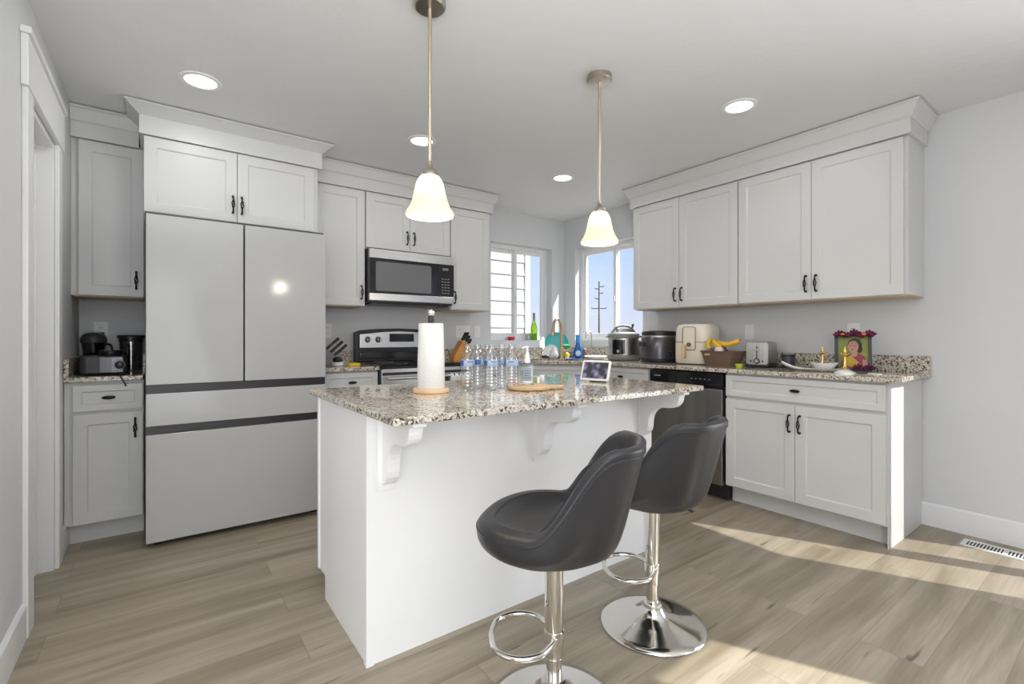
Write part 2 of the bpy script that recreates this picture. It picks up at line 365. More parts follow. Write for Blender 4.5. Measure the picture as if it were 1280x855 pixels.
def glazing(name, along, a0, a1, d0, z0, z1, mull, sash_right):
    """vinyl slider: along 'x' (outward +y) or 'y' (outward +x)"""
    root = bpy.data.objects.new(name, None); C.objects.link(root); struct(root)
    def bx(mb, p0, p1, e0, e1, q0, q1):
        if along == 'x': mb.box(p0, p1, e0, e1, q0, q1)
        else: mb.box(e0, e1, p0, p1, q0, q1)
    f = MB(); t = .042
    bx(f, a0, a0+t, d0, d0+.07, z0, z1); bx(f, a1-t, a1, d0, d0+.07, z0, z1); bx(f, a0+t, a1-t, d0, d0+.07, z1-t, z1); bx(f, a0+t, a1-t, d0, d0+.07, z0, z0+t)
    f.build('window_frame', 'vinyl', root, bevel=.003)
    for (p0, p1, dd) in ((a0+t, mull+.02, .038 if sash_right else .008), (mull-.02, a1-t, .008 if sash_right else .038)):
        s = MB(); u = .036
        bx(s, p0, p0+u, d0+dd, d0+dd+.028, z0+t, z1-t); bx(s, p1-u, p1, d0+dd, d0+dd+.028, z0+t, z1-t)
        bx(s, p0+u, p1-u, d0+dd, d0+dd+.028, z1-t-u, z1-t); bx(s, p0+u, p1-u, d0+dd, d0+dd+.028, z0+t, z0+t+u)
        so = s.build('sash', 'vinyl', root, bevel=.002)
        g = MB(); bx(g, p0+u, p1-u, d0+dd+.012, d0+dd+.016, z0+t+u, z1-t-u); g.build('glass', 'pane', so)
    l = MB(); bx(l, mull-.008, mull+.008, d0-.004, d0+.01, 1.50, 1.56); l.build('latch', 'vinyl', root)
    return root
glazing('window_1', 'x', BX0, BX1, WY+.085, Z0, Z1, 3.075, True)
glazing('window_2', 'y', RY0, RY1, WX+.085, Z0, Z1, 3.355, True)
for n, (p, q) in enumerate((((WX+.02, WX+.05), (-.40, .13)), ((WX+.02, WX+.05), (-1.19, -.53)))):
    b = MB(); b.box(p[0], p[1], q[0], q[0]+.01, 0, 2.17); b.box(p[0], p[1], q[1]-.01, q[1], 0, 2.17); b.box(p[0], p[1], q[0]+.01, q[1]-.01, 2.155, 2.17)
    r = struct(b.build('door_%d' % (n+2), 'vinyl'))
    MB().box(p[0]+.01, p[0]+.014, q[0]+.01, q[1]-.01, 0, 2.155).build('glass', 'pane', r)

# doorway in the left wall: casing, jamb and door
b = MB(); b.box(LX, LX+.018, 2.50, 2.60, 0, 2.06); b.box(LX, LX+.018, 3.17, 3.262, 0, 2.06)
b.box(LX, LX+.022, 2.48, 3.30, 2.06, 2.25); b.box(LX, LX+.032, 2.47, 3.31, 2.25, 2.275)
struct(b.build('trim_1', 'trim', bevel=.003))
b = MB(); b.box(LX-.13, LX, 3.155, 3.17, 0, 2.05); b.box(LX-.13, LX, 2.60, 2.615, 0, 2.05); b.box(LX-.13, LX, 2.615, 3.155, 2.035, 2.05)
b.box(LX-.075, LX-.06, 3.135, 3.155, 0, 2.035); b.box(LX-.075, LX-.06, 2.615, 2.635, 0, 2.035); b.box(LX-.075, LX-.06, 2.635, 3.135, 2.015, 2.035)
struct(b.build('trim_2', 'trim', bevel=.002))
d1 = MB().box(LX-.112, LX-.077, 2.618, 3.152, .012, 2.03).build('door_1', 'trim', bevel=.003); struct(d1)
b = MB()
for z0_, z1_ in ((.2, .95), (1.1, 1.9)): b.box(LX-.077, LX-.072, 2.70, 3.07, z0_, z1_)
b.build('door_panel', 'trim', d1, bevel=.003)
# baseboards
struct(MB().prism([(LX, 0), (LX+.014, 0), (LX+.014, .125), (LX+.006, .135), (LX, .135)], 1.9, 2.50, 'y').build('baseboard_left', 'trim'))
b = MB().prism([(LX, 0), (LX+.014, 0), (LX+.014, .125), (LX+.006, .135), (LX, .135)], 3.262, 3.50, 'y'); struct(b.build('baseboard_left_corner', 'trim'))
struct(MB().prism([(WX, 0), (WX-.014, 0), (WX-.014, .125), (WX-.006, .135), (WX, .135)], .14, .85, 'y').build('baseboard_right', 'trim'))
struct(MB().prism([(FY, 0), (FY+.014, 0), (FY+.014, .135), (FY, .135)], -4, 2.40, 'x').build('baseboard_front', 'trim'))

# ------------------------------------------------------------------ cabinets
def knob_mesh():
    b = MB(); b.sph((0, -.018, 0), .030, .008, .010, 16, 8); b.tube([(0, 0, 0), (0, -.016, 0)], .006, 8); return b
def _pull():
    b = MB()
    b.tube([(0, 0, -.050), (0, -.014, -.052), (0, -.024, -.044), (0, -.028, -.028)], [.007, .0055, .005, .0045], 8)
    b.tube([(0, 0, .050), (0, -.014, .052), (0, -.024, .044), (0, -.028, .028)], [.007, .0055, .005, .0045], 8)
    for k in range(3):
        b.tube([(.008*math.sin(PI*t/12)*math.cos(2*PI*k/3+t*.42), -.028+.008*math.sin(PI*t/12)*math.sin(2*PI*k/3+t*.42), -.03+.06*t/12) for t in range(13)], .0032, 6)
    return b
handle_src = _pull().build('handle', 'black', None, smooth=40); HMESH = handle_src.data; bpy.data.objects.remove(handle_src)
knob_src = knob_mesh().build('knob', 'black', None, smooth=60); KMESH = knob_src.data; bpy.data.objects.remove(knob_src)
def put_handle(parent, x, z, y=-.021, knob=False):
    h = bpy.data.objects.new('knob' if knob else 'handle', KMESH if knob else HMESH); C.objects.link(h)
    h.parent = parent; h.location = (x, y, z); h['label'] = 'black oval knob' if knob else 'black twisted iron pull'
    return h
def panel_door(name, parent, x0, x1, z0, z1, rail=.058, m='cab'):
    g = .0015; x0 += g; x1 -= g; z0 += g; z1 -= g; b = MB(); f = -.021; r = -.013; s = .006
    b.box(x0, x1, -.012, 0, z0, z1)
    # frame with a sloped inner edge
    o = [(x0, z0), (x1, z0), (x1, z1), (x0, z1)]; i1 = [(x0+rail, z0+rail), (x1-rail, z0+rail), (x1-rail, z1-rail), (x0+rail, z1-rail)]
    i2 = [(x0+rail+s, z0+rail+s), (x1-rail-s, z0+rail+s), (x1-rail-s, z1-rail-s), (x0+rail+s, z1-rail-s)]
    vs = [(p[0], -.012, p[1]) for p in o]+[(p[0], f, p[1]) for p in o]+[(p[0], f, p[1]) for p in i1]+[(p[0], r, p[1]) for p in i2]
    fs = [(0, 1, 5, 4), (1, 2, 6, 5), (2, 3, 7, 6), (3, 0, 4, 7)]
    fs += [(4+k, 4+(k+1) % 4, 8+(k+1) % 4, 8+k) for k in range(4)]+[(8+k, 8+(k+1) % 4, 12+(k+1) % 4, 12+k) for k in range(4)]+[(12, 13, 14, 15), (0, 3, 2, 1)]
    b.poly(vs, fs)
    return b.build(name, m, parent, bevel=.0015, seg=1)
def cabinet(name, label, loc, rz, w, d, z0, z1, doors=(), drawers=(), toe=0, group=None, edge=True, side=None):
    t = thing(name, label, 'cabinet', loc, rz, group)
    b = MB(); b.box(0, w, 0, d, z0, z1)
    b.build('body', 'cab', t, bevel=.002, seg=1)
    if toe: MB().box(.001, w-.001, .075, d, 0, z0).build('toe_kick', 'cab', t)
    if edge and not toe: MB().box(.012, w-.012, .01, d-.01, z0-.006, z0).build('bottom_panel', 'cabin', t, label='bare wood underside')
    for x0, x1, a, c, hx, hz in doors:
        dr = panel_door('door', t, x0, x1, a, c); put_handle(dr, hx, hz)
    for x0, x1, a, c in drawers:
        dr = panel_door('drawer', t, x0, x1, a, c, .035); put_handle(dr, (x0+x1)/2, (a+c)/2, -.018, True)
    return t
RZ = -PI/2
UB, UT = 1.367, 2.262
# uppers on the back wall
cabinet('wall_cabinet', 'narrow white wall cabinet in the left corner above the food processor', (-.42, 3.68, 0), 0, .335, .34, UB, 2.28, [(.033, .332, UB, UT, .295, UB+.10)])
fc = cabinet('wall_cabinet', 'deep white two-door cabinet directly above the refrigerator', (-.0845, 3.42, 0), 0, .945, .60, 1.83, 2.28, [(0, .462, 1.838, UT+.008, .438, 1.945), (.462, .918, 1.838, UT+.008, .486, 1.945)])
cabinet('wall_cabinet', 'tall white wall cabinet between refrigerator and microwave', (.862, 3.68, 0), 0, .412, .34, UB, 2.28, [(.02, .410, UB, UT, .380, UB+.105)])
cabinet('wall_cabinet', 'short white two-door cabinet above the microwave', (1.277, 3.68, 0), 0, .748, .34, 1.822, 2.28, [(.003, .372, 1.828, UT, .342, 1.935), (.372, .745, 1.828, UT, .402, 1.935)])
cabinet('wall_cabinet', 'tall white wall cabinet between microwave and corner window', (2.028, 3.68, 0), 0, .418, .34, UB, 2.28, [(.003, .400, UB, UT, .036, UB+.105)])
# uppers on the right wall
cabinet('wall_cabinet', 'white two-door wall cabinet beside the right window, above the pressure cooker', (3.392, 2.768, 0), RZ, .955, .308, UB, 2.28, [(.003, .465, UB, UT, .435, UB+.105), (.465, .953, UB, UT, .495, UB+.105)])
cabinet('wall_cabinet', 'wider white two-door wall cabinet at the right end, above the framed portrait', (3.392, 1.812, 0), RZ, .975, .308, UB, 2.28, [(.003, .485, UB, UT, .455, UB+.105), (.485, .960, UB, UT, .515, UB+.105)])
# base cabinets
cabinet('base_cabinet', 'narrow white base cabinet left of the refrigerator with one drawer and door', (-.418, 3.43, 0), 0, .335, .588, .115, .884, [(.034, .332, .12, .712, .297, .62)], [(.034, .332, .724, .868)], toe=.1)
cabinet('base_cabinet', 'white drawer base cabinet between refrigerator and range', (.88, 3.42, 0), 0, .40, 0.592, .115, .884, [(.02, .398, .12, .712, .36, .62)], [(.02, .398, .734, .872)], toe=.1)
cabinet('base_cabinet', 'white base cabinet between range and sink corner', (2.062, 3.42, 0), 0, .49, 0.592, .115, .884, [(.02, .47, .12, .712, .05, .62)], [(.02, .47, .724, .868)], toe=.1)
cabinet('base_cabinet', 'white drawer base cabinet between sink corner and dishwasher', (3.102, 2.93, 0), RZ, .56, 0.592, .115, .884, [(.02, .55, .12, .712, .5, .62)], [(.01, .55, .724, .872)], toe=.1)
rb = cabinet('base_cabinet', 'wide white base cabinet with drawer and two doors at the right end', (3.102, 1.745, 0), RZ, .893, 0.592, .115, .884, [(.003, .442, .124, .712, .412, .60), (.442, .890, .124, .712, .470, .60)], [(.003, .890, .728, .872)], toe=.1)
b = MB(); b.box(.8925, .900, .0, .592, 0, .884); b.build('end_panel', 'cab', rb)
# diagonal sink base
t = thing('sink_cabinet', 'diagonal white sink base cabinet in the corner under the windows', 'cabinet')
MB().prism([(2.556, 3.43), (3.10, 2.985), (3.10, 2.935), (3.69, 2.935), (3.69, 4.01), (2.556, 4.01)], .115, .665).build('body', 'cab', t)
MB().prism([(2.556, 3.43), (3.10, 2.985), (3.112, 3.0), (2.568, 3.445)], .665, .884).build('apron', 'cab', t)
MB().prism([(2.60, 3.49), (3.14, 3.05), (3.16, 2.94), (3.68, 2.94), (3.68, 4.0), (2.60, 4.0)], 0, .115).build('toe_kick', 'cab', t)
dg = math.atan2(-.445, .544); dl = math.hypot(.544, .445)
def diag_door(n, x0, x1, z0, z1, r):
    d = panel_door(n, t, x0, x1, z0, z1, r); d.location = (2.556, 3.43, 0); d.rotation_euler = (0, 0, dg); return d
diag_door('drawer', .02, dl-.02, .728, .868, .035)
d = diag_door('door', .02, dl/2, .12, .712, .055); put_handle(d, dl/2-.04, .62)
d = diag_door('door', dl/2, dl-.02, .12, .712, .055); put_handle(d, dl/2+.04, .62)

# crown mouldings (frieze board + sloped crown), one per run
def molding(label, pts, z0, zc, out, depth=.018, close=None):
    """pts: run in plan along the cabinet faces, material to the left; out: crown projection"""
    fr = MB(); crn = MB(); n = len(pts)
    P = [Vector(p) for p in pts]
    nm = []
    for i in range(n):
        ns = []
        if i > 0: d = (P[i]-P[i-1]).normalized(); ns.append(Vector((d.y, -d.x)))
        if i < n-1: d = (P[i+1]-P[i]).normalized(); ns.append(Vector((d.y, -d.x)))
        if len(ns) == 2: q = (ns[0]+ns[1]); q = q/(q.dot(ns[0])); nm.append(q)
        else: nm.append(ns[0])
    def sweep(mb, prof):
        mb.rings([[Vector((*(P[i]+nm[i]*o_), z)) for o_, z in prof] for i in range(n)])
    sweep(fr, [(.0, z0), (depth, z0), (depth, zc+.01), (0, zc+.01)])
    sweep(crn, [(depth*.5, zc), (depth+.004, zc), (depth+.012, zc+.008), (depth+out-.010, H-.022), (depth+out, H-.016), (depth+out, H-.006), (depth*.5, H-.006)])
    o_ = thing('crown_molding', label, 'molding')
    fr.build('frieze', 'cab', o_); crn.build('crown', 'cab', o_)
    return o_
molding('white crown molding over the narrow left corner cabinet', [(-.418, 3.66), (-.112, 3.66)], 2.266, 2.352, .045)
molding('deep white crown molding stepping forward above the refrigerator cabinet', [(-.0855, 4.0), (-.0855, 3.40), (.8615, 3.40), (.8615, 4.0)], 2.272, 2.378, .062)
molding('white crown molding above the microwave and its neighbouring cabinets', [(.905, 3.66), (2.447, 3.66), (2.447, 4.0)], 2.266, 2.352, .045)
molding('long white crown molding along the right wall cabinets', [(3.69, 2.770), (3.372, 2.770), (3.372, .837), (3.69, .837)], 2.266, 2.352, .050)

# ------------------------------------------------------------------ countertops
def slab(name, outer, z0, z1, hole=None):
    bm = bmesh.new(); loops = [outer]+([hole] if hole else [])
    for lp in loops:
        vs = [bm.verts.new((*p, z0)) for p in lp]
        for i in range(len(vs)): bm.edges.new((vs[i], vs[(i+1) % len(vs)]))
    bmesh.ops.triangle_fill(bm, use_beauty=True, edges=bm.edges[:], use_dissolve=False)
    r = bmesh.ops.extrude_face_region(bm, geom=bm.faces[:])
    bmesh.ops.translate(bm, verts=[g for g in r['geom'] if isinstance(g, bmesh.types.BMVert)], vec=(0, 0, z1-z0))
    bmesh.ops.dissolve_limit(bm, angle_limit=.01, verts=bm.verts[:], edges=bm.edges[:])
    m = MB(); m.bm.free(); m.bm = bm; return m.build(name, 'granite', bevel=.004, seg=2)
CT0, CT1 = .885, .912
b = slab('countertop', [(-.417, 3.39), (-.085, 3.39), (-.085, 4.015), (-.417, 4.015)], CT0, CT1)
tag(b, 'short speckled granite countertop in the nook left of the refrigerator', 'countertop')
b2 = MB(); b2.box(-.417, -.395, 3.392, 4.0, CT1, 1.012); b2.box(-.395, -.085, 3.995, 4.017, CT1, 1.012); b2.build('backsplash', 'granite', b, bevel=.002)
b = slab('countertop', [(.87, 3.375), (1.283, 3.375), (1.283, 4.015), (.87, 4.015)], CT0, CT1)
tag(b, 'short speckled granite countertop between refrigerator and range', 'countertop')
MB().box(.87, 1.283, 3.995, 4.017, CT1, 1.012).build('backsplash', 'granite', b, bevel=.002)
en = Vector((.759, -.651)); nn = Vector((.651, .759)); sc = Vector((2.975, 3.355))
hole = [tuple(sc+en*x+nn*y) for x, y in rrect(-.31, .31, -.165, .195, .05, 4)]
b = slab('countertop', [(2.055, 3.375), (2.56, 3.375), (3.055, 2.955), (3.055, .805), (3.695, .805), (3.695, 4.015), (2.055, 4.015)], CT0, CT1, hole)
tag(b, 'long speckled granite countertop wrapping the sink corner along the right wall', 'countertop')
b2 = MB(); b2.box(2.055, 3.675, 3.995, 4.017, CT1, 1.012); b2.box(3.675, 3.697, .805, 4.017, CT1, 1.012); b2.build('backsplash', 'granite', b, bevel=.002)
# sink bowl
sk = thing('kitchen_sink', 'stainless undermount sink set in the corner countertop', 'sink')
def ring(x0, x1, y0, y1, r, z): return [Vector((*(sc+en*x+nn*y), z)) for x, y in rrect(x0, x1, y0, y1, r, 4)]
b = MB(); b.rings([ring(-.325, .325, -.18, .21, .05, .884), ring(-.312, .312, -.167, .197, .05, .884), ring(-.30, .30, -.155, .185, .05, .70), ring(-.31, .31, -.165, .195, .05, .695), ring(-.325, .325, -.18, .21, .05, .88)][0:3], cap0=False, cap1=True)
so = b.build('bowl', 'steel', sk, smooth=40); so.modifiers.new('thickness', 'SOLIDIFY').thickness = .002
MB().lathe([(.04, 0), (.04, .004), (.03, .003)], 20, (sc.x, sc.y, .701)).build('drain', 'chrome', sk, smooth=40)

# ------------------------------------------------------------------ refrigerator
fx0, fx1, fy = -.069, .842, 3.15
f = thing('refrigerator', 'large light grey glass-front refrigerator with four doors', 'refrigerator', (0, 0, 0))
MB().box(fx0-.004, fx1+.004, fy+.062, 4.0, .03, 1.80).build('cabinet_body', 'fside', f, bevel=.004, label='dark grey side panels')
def fdoor(n, x0, x1, z0, z1): return MB().box(x0, x1, fy, fy+.055, z0, z1).build(n, 'fridge', f, bevel=.004, seg=3)
fdoor('door', fx0, .381, .871, 1.778); fdoor('door', .389, fx1, .871, 1.778)
fdoor('drawer', fx0, fx1, .652, .825); fdoor('drawer', fx0, fx1, .035, .607)
MB().box(fx0+.002, fx1-.002, fy+.012, fy+.062, .827, .869).build('handle_recess', 'fband', f, label='dark horizontal finger groove')
MB().box(fx0+.002, fx1-.002, fy+.012, fy+.062, .609, .650).build('handle_recess', 'fband', f, label='dark horizontal finger groove')
for x in (fx0+.05, fx1-.05):
    for y in (3.24, 3.9): MB().lathe([(.02, 0), (.02, .034)], 12, (x, y, 0)).build('leveling_foot', 'blackp', f)

# ------------------------------------------------------------------ microwave
mw = thing('microwave', 'stainless and black over-the-range microwave', 'microwave', (0, 0, 0))
mx0, mx1, my, mz0, mz1 = 1.283, 2.022, 3.62, 1.398, 1.815
MB().box(mx0, mx1, my, 4.01, mz0, mz1).build('housing', 'darkp', mw, bevel=.003)
MB().box(mx0+.002, mx1-.15, my-.028, my, mz0+.072, mz1-.078).build('door', 'bglass', mw, bevel=.004)
MB().prism([(x, z) for x, z in rrect(mx0+.05, mx1-.215, mz0+.088, mz1-.10, .015)], my-.030, my-.027, 'y').build('door_window', 'mwin', mw, label='grey mesh viewing window')
MB().box(mx0+.002, mx1, my-.030, my, mz1-.076, mz1-.004).build('top_strip', 'steel', mw, bevel=.003)
MB().box(mx0+.002, mx1, my-.030, my, mz0+.012, mz0+.070).build('bottom_strip', 'steel', mw, bevel=.003)
MB().box(mx1-.148, mx1, my-.028, my, mz0+.072, mz1-.078).build('control_panel', 'bglass', mw, bevel=.003)
MB().box(mx1-.11, mx1-.055, my-.0295, my-.028, mz1-.125, mz1-.105).build('clock_display', 'greyp', mw)
b = MB()
for r in range(6):
    for c_ in range(3): b.box(mx1-.118+c_*.028, mx1-.118+c_*.028+.018, my-.029, my-.028, mz0+.095+r*.024, mz0+.095+r*.024+.008)
b.build('keypad', 'greyp', mw)
MB().box(mx0+.03, mx1-.03, my+.02, 3.9, mz0-.012, mz0).build('vent_grille', 'blackp', mw)

# ------------------------------------------------------------------ range
rg = thing('range', 'stainless electric range with black glass top between the counters', 'stove', (0, 0, 0))
rx0, rx1, ry = 1.29, 2.048, 3.40
MB().box(rx0, rx1, ry, 4.0, .03, .905).build('oven_body', 'darkp', rg, bevel=.003)
MB().box(rx0, rx1, ry-.03, 3.93, .905, .920).build('cooktop', 'bglass', rg, bevel=.004)
for x, y, r in ((1.47, 3.55, .10), (1.87, 3.55, .085), (1.48, 3.80, .075), (1.86, 3.80, .10)):
    MB().lathe([(r, 0), (r, .0006), (r-.006, .0006), (r-.006, 0)], 32, (x, y, .9202), cap0=False, cap1=False).build('burner_ring', 'greyp', rg)
bgp = [(rx0, .92), (rx1, .92), (rx1, 1.165), (rx1-.05, 1.182), ((rx0+rx1)/2+.2, 1.195), ((rx0+rx1)/2, 1.20), ((rx0+rx1)/2-.2, 1.195), (rx0+.05, 1.182), (rx0, 1.165)]
MB().prism(bgp, 3.93, 4.0, 'y').build('backguard', 'blackp', rg, bevel=.004)
MB().prism([(rx0+.03, 1.035), (rx1-.03, 1.035), (rx1-.03, 1.150), (rx1-.25, 1.172), ((rx0+rx1)/2, 1.178), (rx0+.25, 1.172), (rx0+.03, 1.150)], 3.918, 3.93, 'y').build('control_panel', 'steel', rg, bevel=.003, label='brushed stainless control panel')
MB().box(rx0+.03, rx1-.03, 3.915, 3.93, .945, 1.00).build('lower_panel', 'bglass', rg, bevel=.003)
MB().box(1.575, 1.80, 3.914, 3.918, 1.085, 1.155).build('clock_display', 'bglass', rg)
for x in (1.385, 1.475, 1.885, 1.965):
    k = MB().lathe([(.026, 0), (.024, .012), (.018, .026), (.016, .028)], 20).build('knob', 'steelv', rg, smooth=40, loc=(x, 3.918, 1.105), rot=(PI/2, 0, 0))
    MB().box(-.004, .004, -.018, .018, .026, .034).build('grip', 'blackp', k)
MB().box(rx0+.005, rx1-.005, ry-.028, ry, .235, .888).build('oven_door', 'steel', rg, bevel=.004)
MB().box(rx0+.10, rx1-.10, ry-.031, ry-.028, .40, .72).build('oven_window', 'bglass', rg)
MB().box(rx0+.012, rx1-.012, ry-.0295, ry-.027, .842, .862).build('dark_gap_strip', 'blackp', rg)  # black strip put on the door to darken the oven handle gap
h = MB(); h.tube([(rx0+.04, ry-.07, .820), (rx1-.04, ry-.07, .820)], .011, 12); 
for x in (rx0+.06, rx1-.06): h.box(x-.012, x+.012, ry-.07, ry-.026, .812, .830)
h.build('oven_handle', 'steel', rg, smooth=40)
MB().box(rx0+.005, rx1-.005, ry-.026, ry, .89, .904).build('front_trim', 'blackp', rg)
MB().box(rx0+.005, rx1-.005, ry-.026, ry, .05, .225).build('storage_drawer', 'steel', rg, bevel=.004)
# dish towel over the handle
def towel_mat():
    m = mat('patterned_towel', (.8, .8, .8), .9, spec=.1)
    t = N(m, 'ShaderNodeTexCoord'); mp = N(m, 'ShaderNodeMapping'); mp.inputs['Scale'].default_value = (24, 1, 12)
    v = N(m, 'ShaderNodeTexVoronoi'); v.inputs['Scale'].default_value = 1.; v.inputs['Randomness'].default_value = 0
    L(m, t.outputs['Object'], mp.inputs[0]); L(m, mp.outputs[0], v.inputs['Vector'])
    r = N(m, 'ShaderNodeValToRGB'); r.color_ramp.interpolation = 'CONSTANT'; r.color_ramp.elements[0].color = (.03, .03, .03, 1); r.color_ramp.elements[1].position = .36; r.color_ramp.elements[1].color = (.72, .74, .72, 1)
    L(m, v.outputs['Distance'], r.inputs[0]); L(m, r.outputs[0], bs(m).inputs['Base Color']); return m
M['towel'] = towel_mat()
b = MB(); n = 16; xs = [1.84+.19*i/n for i in range(n+1)]
def fold(i): return .004*math.sin(i*1.9)
prof = [(-.083, .55), (-.083, .70), (-.084, .80), (-.083, .828), (-.070, .836), (-.058, .828), (-.056, .79), (-.055, .62)]
b.rings([[Vector((x, ry+p[0]+(fold(i) if k in (0, 1) else fold(i)*.3), p[1])) for k, p in enumerate(prof)] for i, x in enumerate(xs)][:], cap0=False, cap1=False)
tw = b.build('dish_towel', 'towel', smooth=60)
bm = bmesh.new(); bm.from_mesh(tw.data); bm.verts.ensure_lookup_table()
bmesh.ops.delete(bm, geom=[f_ for f_ in bm.faces if {v.index % 8 for v in f_.verts} == {0, 7}], context='FACES'); bm.to_mesh(tw.data); bm.free()
so = tw.modifiers.new('thickness', 'SOLIDIFY'); so.thickness = .002
tag(tw, 'black and white patterned dish towel on the oven handle', 'towel')

# ------------------------------------------------------------------ dishwasher
dw = thing('dishwasher', 'stainless dishwasher with black control strip under the right counter', 'dishwasher', (3.09, 2.36, 0), RZ)
MB().box(.004, .606, .02, .58, .10, .878).build('tub', 'blackp', dw)
MB().box(.005, .602, -.022, .02, .112, .765).build('door', 'dwsteel', dw, bevel=.004, label='brushed stainless door')
MB().box(.005, .602, -.022, .02, .785, .874).build('control_panel', 'bglass', dw, bevel=.004)
MB().box(.16, .44, -.018, .02, .766, .784).build('handle_pocket', 'blackp', dw)
MB().box(.005, .606, .045, .10, .01, .10).build('toe_kick', 'blackp', dw)
b = MB()
for i in range(5): b.box(.36+i*.035, .375+i*.035, -.0228, -.022, .826, .832)
b.build('indicator_marks', 'greyp', dw)
MB().box(.045, .105, -.0228, -.022, .828, .838).build('name_plate', 'greyp', dw)
MB().lathe([(.018, 0), (.018, .002)], 20).build('round_badge', 'steelv', dw, loc=(.545, -.0225, .20), rot=(PI/2, 0, 0))

# ------------------------------------------------------------------ island
isl = thing('kitchen_island', 'white kitchen island with corbels and plain back panel', 'island', (0, 0, 0))
ix0, ix1, iy0, iy1 = .565, 2.085, 1.60, 2.225
MB().box(ix0, ix1, iy0, iy1-.10, 0, .10).build('toe_kick', 'island', isl)
MB().box(ix0, ix1, iy0, iy1, .10, .864).build('body', 'island', isl)
MB().prism([(ix0, iy0), (ix0, iy0+.02), (ix0-.006, iy0+.02), (ix0-.006, iy0-.006), (ix0+.02, iy0-.006), (ix0+.02, iy0)], 0, .864).build('corner_trim', 'island', isl)
MB().prism([(ix1, iy0), (ix1, iy0+.03), (ix1+.006, iy0+.03), (ix1+.006, iy0-.006), (ix1-.05, iy0-.006), (ix1-.05, iy0)], 0, .864).build('corner_trim', 'island', isl)
MB().box(ix0-.006, ix0, iy1-.02, iy1+.002, .10, .864).build('corner_trim', 'island', isl)
for k, (a, c) in enumerate(((ix0+.02, 1.07), (1.07, 1.58), (1.58, ix1-.02))):
    d = panel_door('door', isl, -c, -a, .12, .84, m='island'); d.rotation_euler = (0, 0, PI); d.location = (0, iy1, 0)
    put_handle(d, -c+.04 if k else -a-.04, .70)
# corbel profile: s-curve bracket, depth .26, height .25
cp = [(0, .864), (-.255, .864), (-.255, .848), (-.232, .846), (-.228, .832)] + arc(-.17, .835, .058, 0+PI, PI*1.5, 6)[1:] \
    + [(-.135, .775)] + [(-.135+.085*math.sin(a_), .69+.085*math.cos(a_)) for a_ in [PI/2*i/7 for i in range(1, 8)]] \
    + [(-.048, .665), (-.042, .645), (-.025, .625), (-.012, .617), (0, .615)]
cp = [(p[0]+iy0-.006, p[1]) for p in cp]
for x in (.612, 1.305, 2.0):
    c_ = MB().prism(cp, x, x+.048, 'x').build('corbel', 'island', isl, bevel=.004, seg=2)
    MB().box(x-.016, x+.048, iy0-.010, iy0, .594, .864).build('back_plate', 'island', c_, bevel=.002)
ct = slab('countertop', [(.542, 1.318), (2.135, 1.318), (2.135, 2.30), (.542, 2.30)], .864, .888)
tag(ct, 'speckled granite countertop on the island, with bottles and paper towels on it', 'countertop')

# ------------------------------------------------------------------ ceiling lights
def recessed(x, y, label):
    t = thing('recessed_light', label, 'ceiling light', (x, y, H), 0, 'recessed ceiling lights')
    MB().lathe([(.095, -.001), (.092, -.006), (.072, -.007), (.070, -.002)], 36, cap0=False, cap1=False).build('trim_ring', 'white', t, smooth=50)
    MB().lathe([(.001, -.003), (.071, -.003)], 36, cap0=False, cap1=False).build('lens', 'disc', t)
    a = lamp('recessed_lamp', 'AREA', (x, y, H-.012), (0, 0, 0), 2.6, .13, None, (.97, .98, 1)); a.data.spread = math.radians(180)
for x, y, l in ((.16, 2.91, 'round recessed ceiling light in front of the refrigerator'), (1.40, 2.92, 'round recessed ceiling light right behind the left pendant rod'),
                (2.66, 2.91, 'smallest round recessed ceiling light, nearest the sink corner'), (2.644, 1.413, 'round recessed ceiling light near the right wall cabinets')):
    recessed(x, y, l)
def pendant(x, y, label):
    t = thing('pendant_light', label, 'pendant light', (x, y, H), 0, 'pendant lights over the island')
    MB().lathe([(.001, 0), (.062, 0), (.062, -.022), (.056, -.028), (.008, -.032), (.001, -.032)], 36, cap0=False, cap1=False).build('canopy', 'nickel', t, smooth=35)
    MB().lathe([(.0075, -.03), (.0075, -.66)], 14).build('rod', 'champ', t, smooth=40)
    MB().lathe([(.008, -.625), (.012, -.655), (.024, -.662), (.033, -.676), (.036, -.70), (.030, -.705)], 28, cap0=True).build('socket_cup', 'nickel', t, smooth=60)
    pr = [(.036, -.690), (.043, -.700), (.050, -.716), (.055, -.738), (.060, -.760), (.066, -.783), (.075, -.806), (.088, -.827), (.092, -.834), (.090, -.838), (.086, -.834)]
    s = MB().lathe([(r, z+.60) for r, z in pr], 40, cap0=False, cap1=False).build('lamp_shade', 'shade', t, smooth=60, loc=(0, 0, -.60), label='bell-shaped alabaster glass shade, lit')
    sol = s.modifiers.new('thickness', 'SOLIDIFY'); sol.thickness = .003; sol.offset = 1
    MB().sph((0, 0, -.765), .024, .024, .032).build('bulb', M['bulb'], t, smooth=180)
    lamp('pendant_lamp', 'POINT', (x, y, H-.875), (0, 0, 0), 4.5, color=(1, .90, .76), shadow_soft_size=.04)
M['bulb'] = mat('lit_bulb', (1, 1, 1), .5, emit=(1, .86, .62), estr=5)
pendant(.844, 1.69, 'nearer left pendant light over the island with lit bell shade')
pendant(1.776, 1.67, 'farther right pendant light over the island, before the right window')

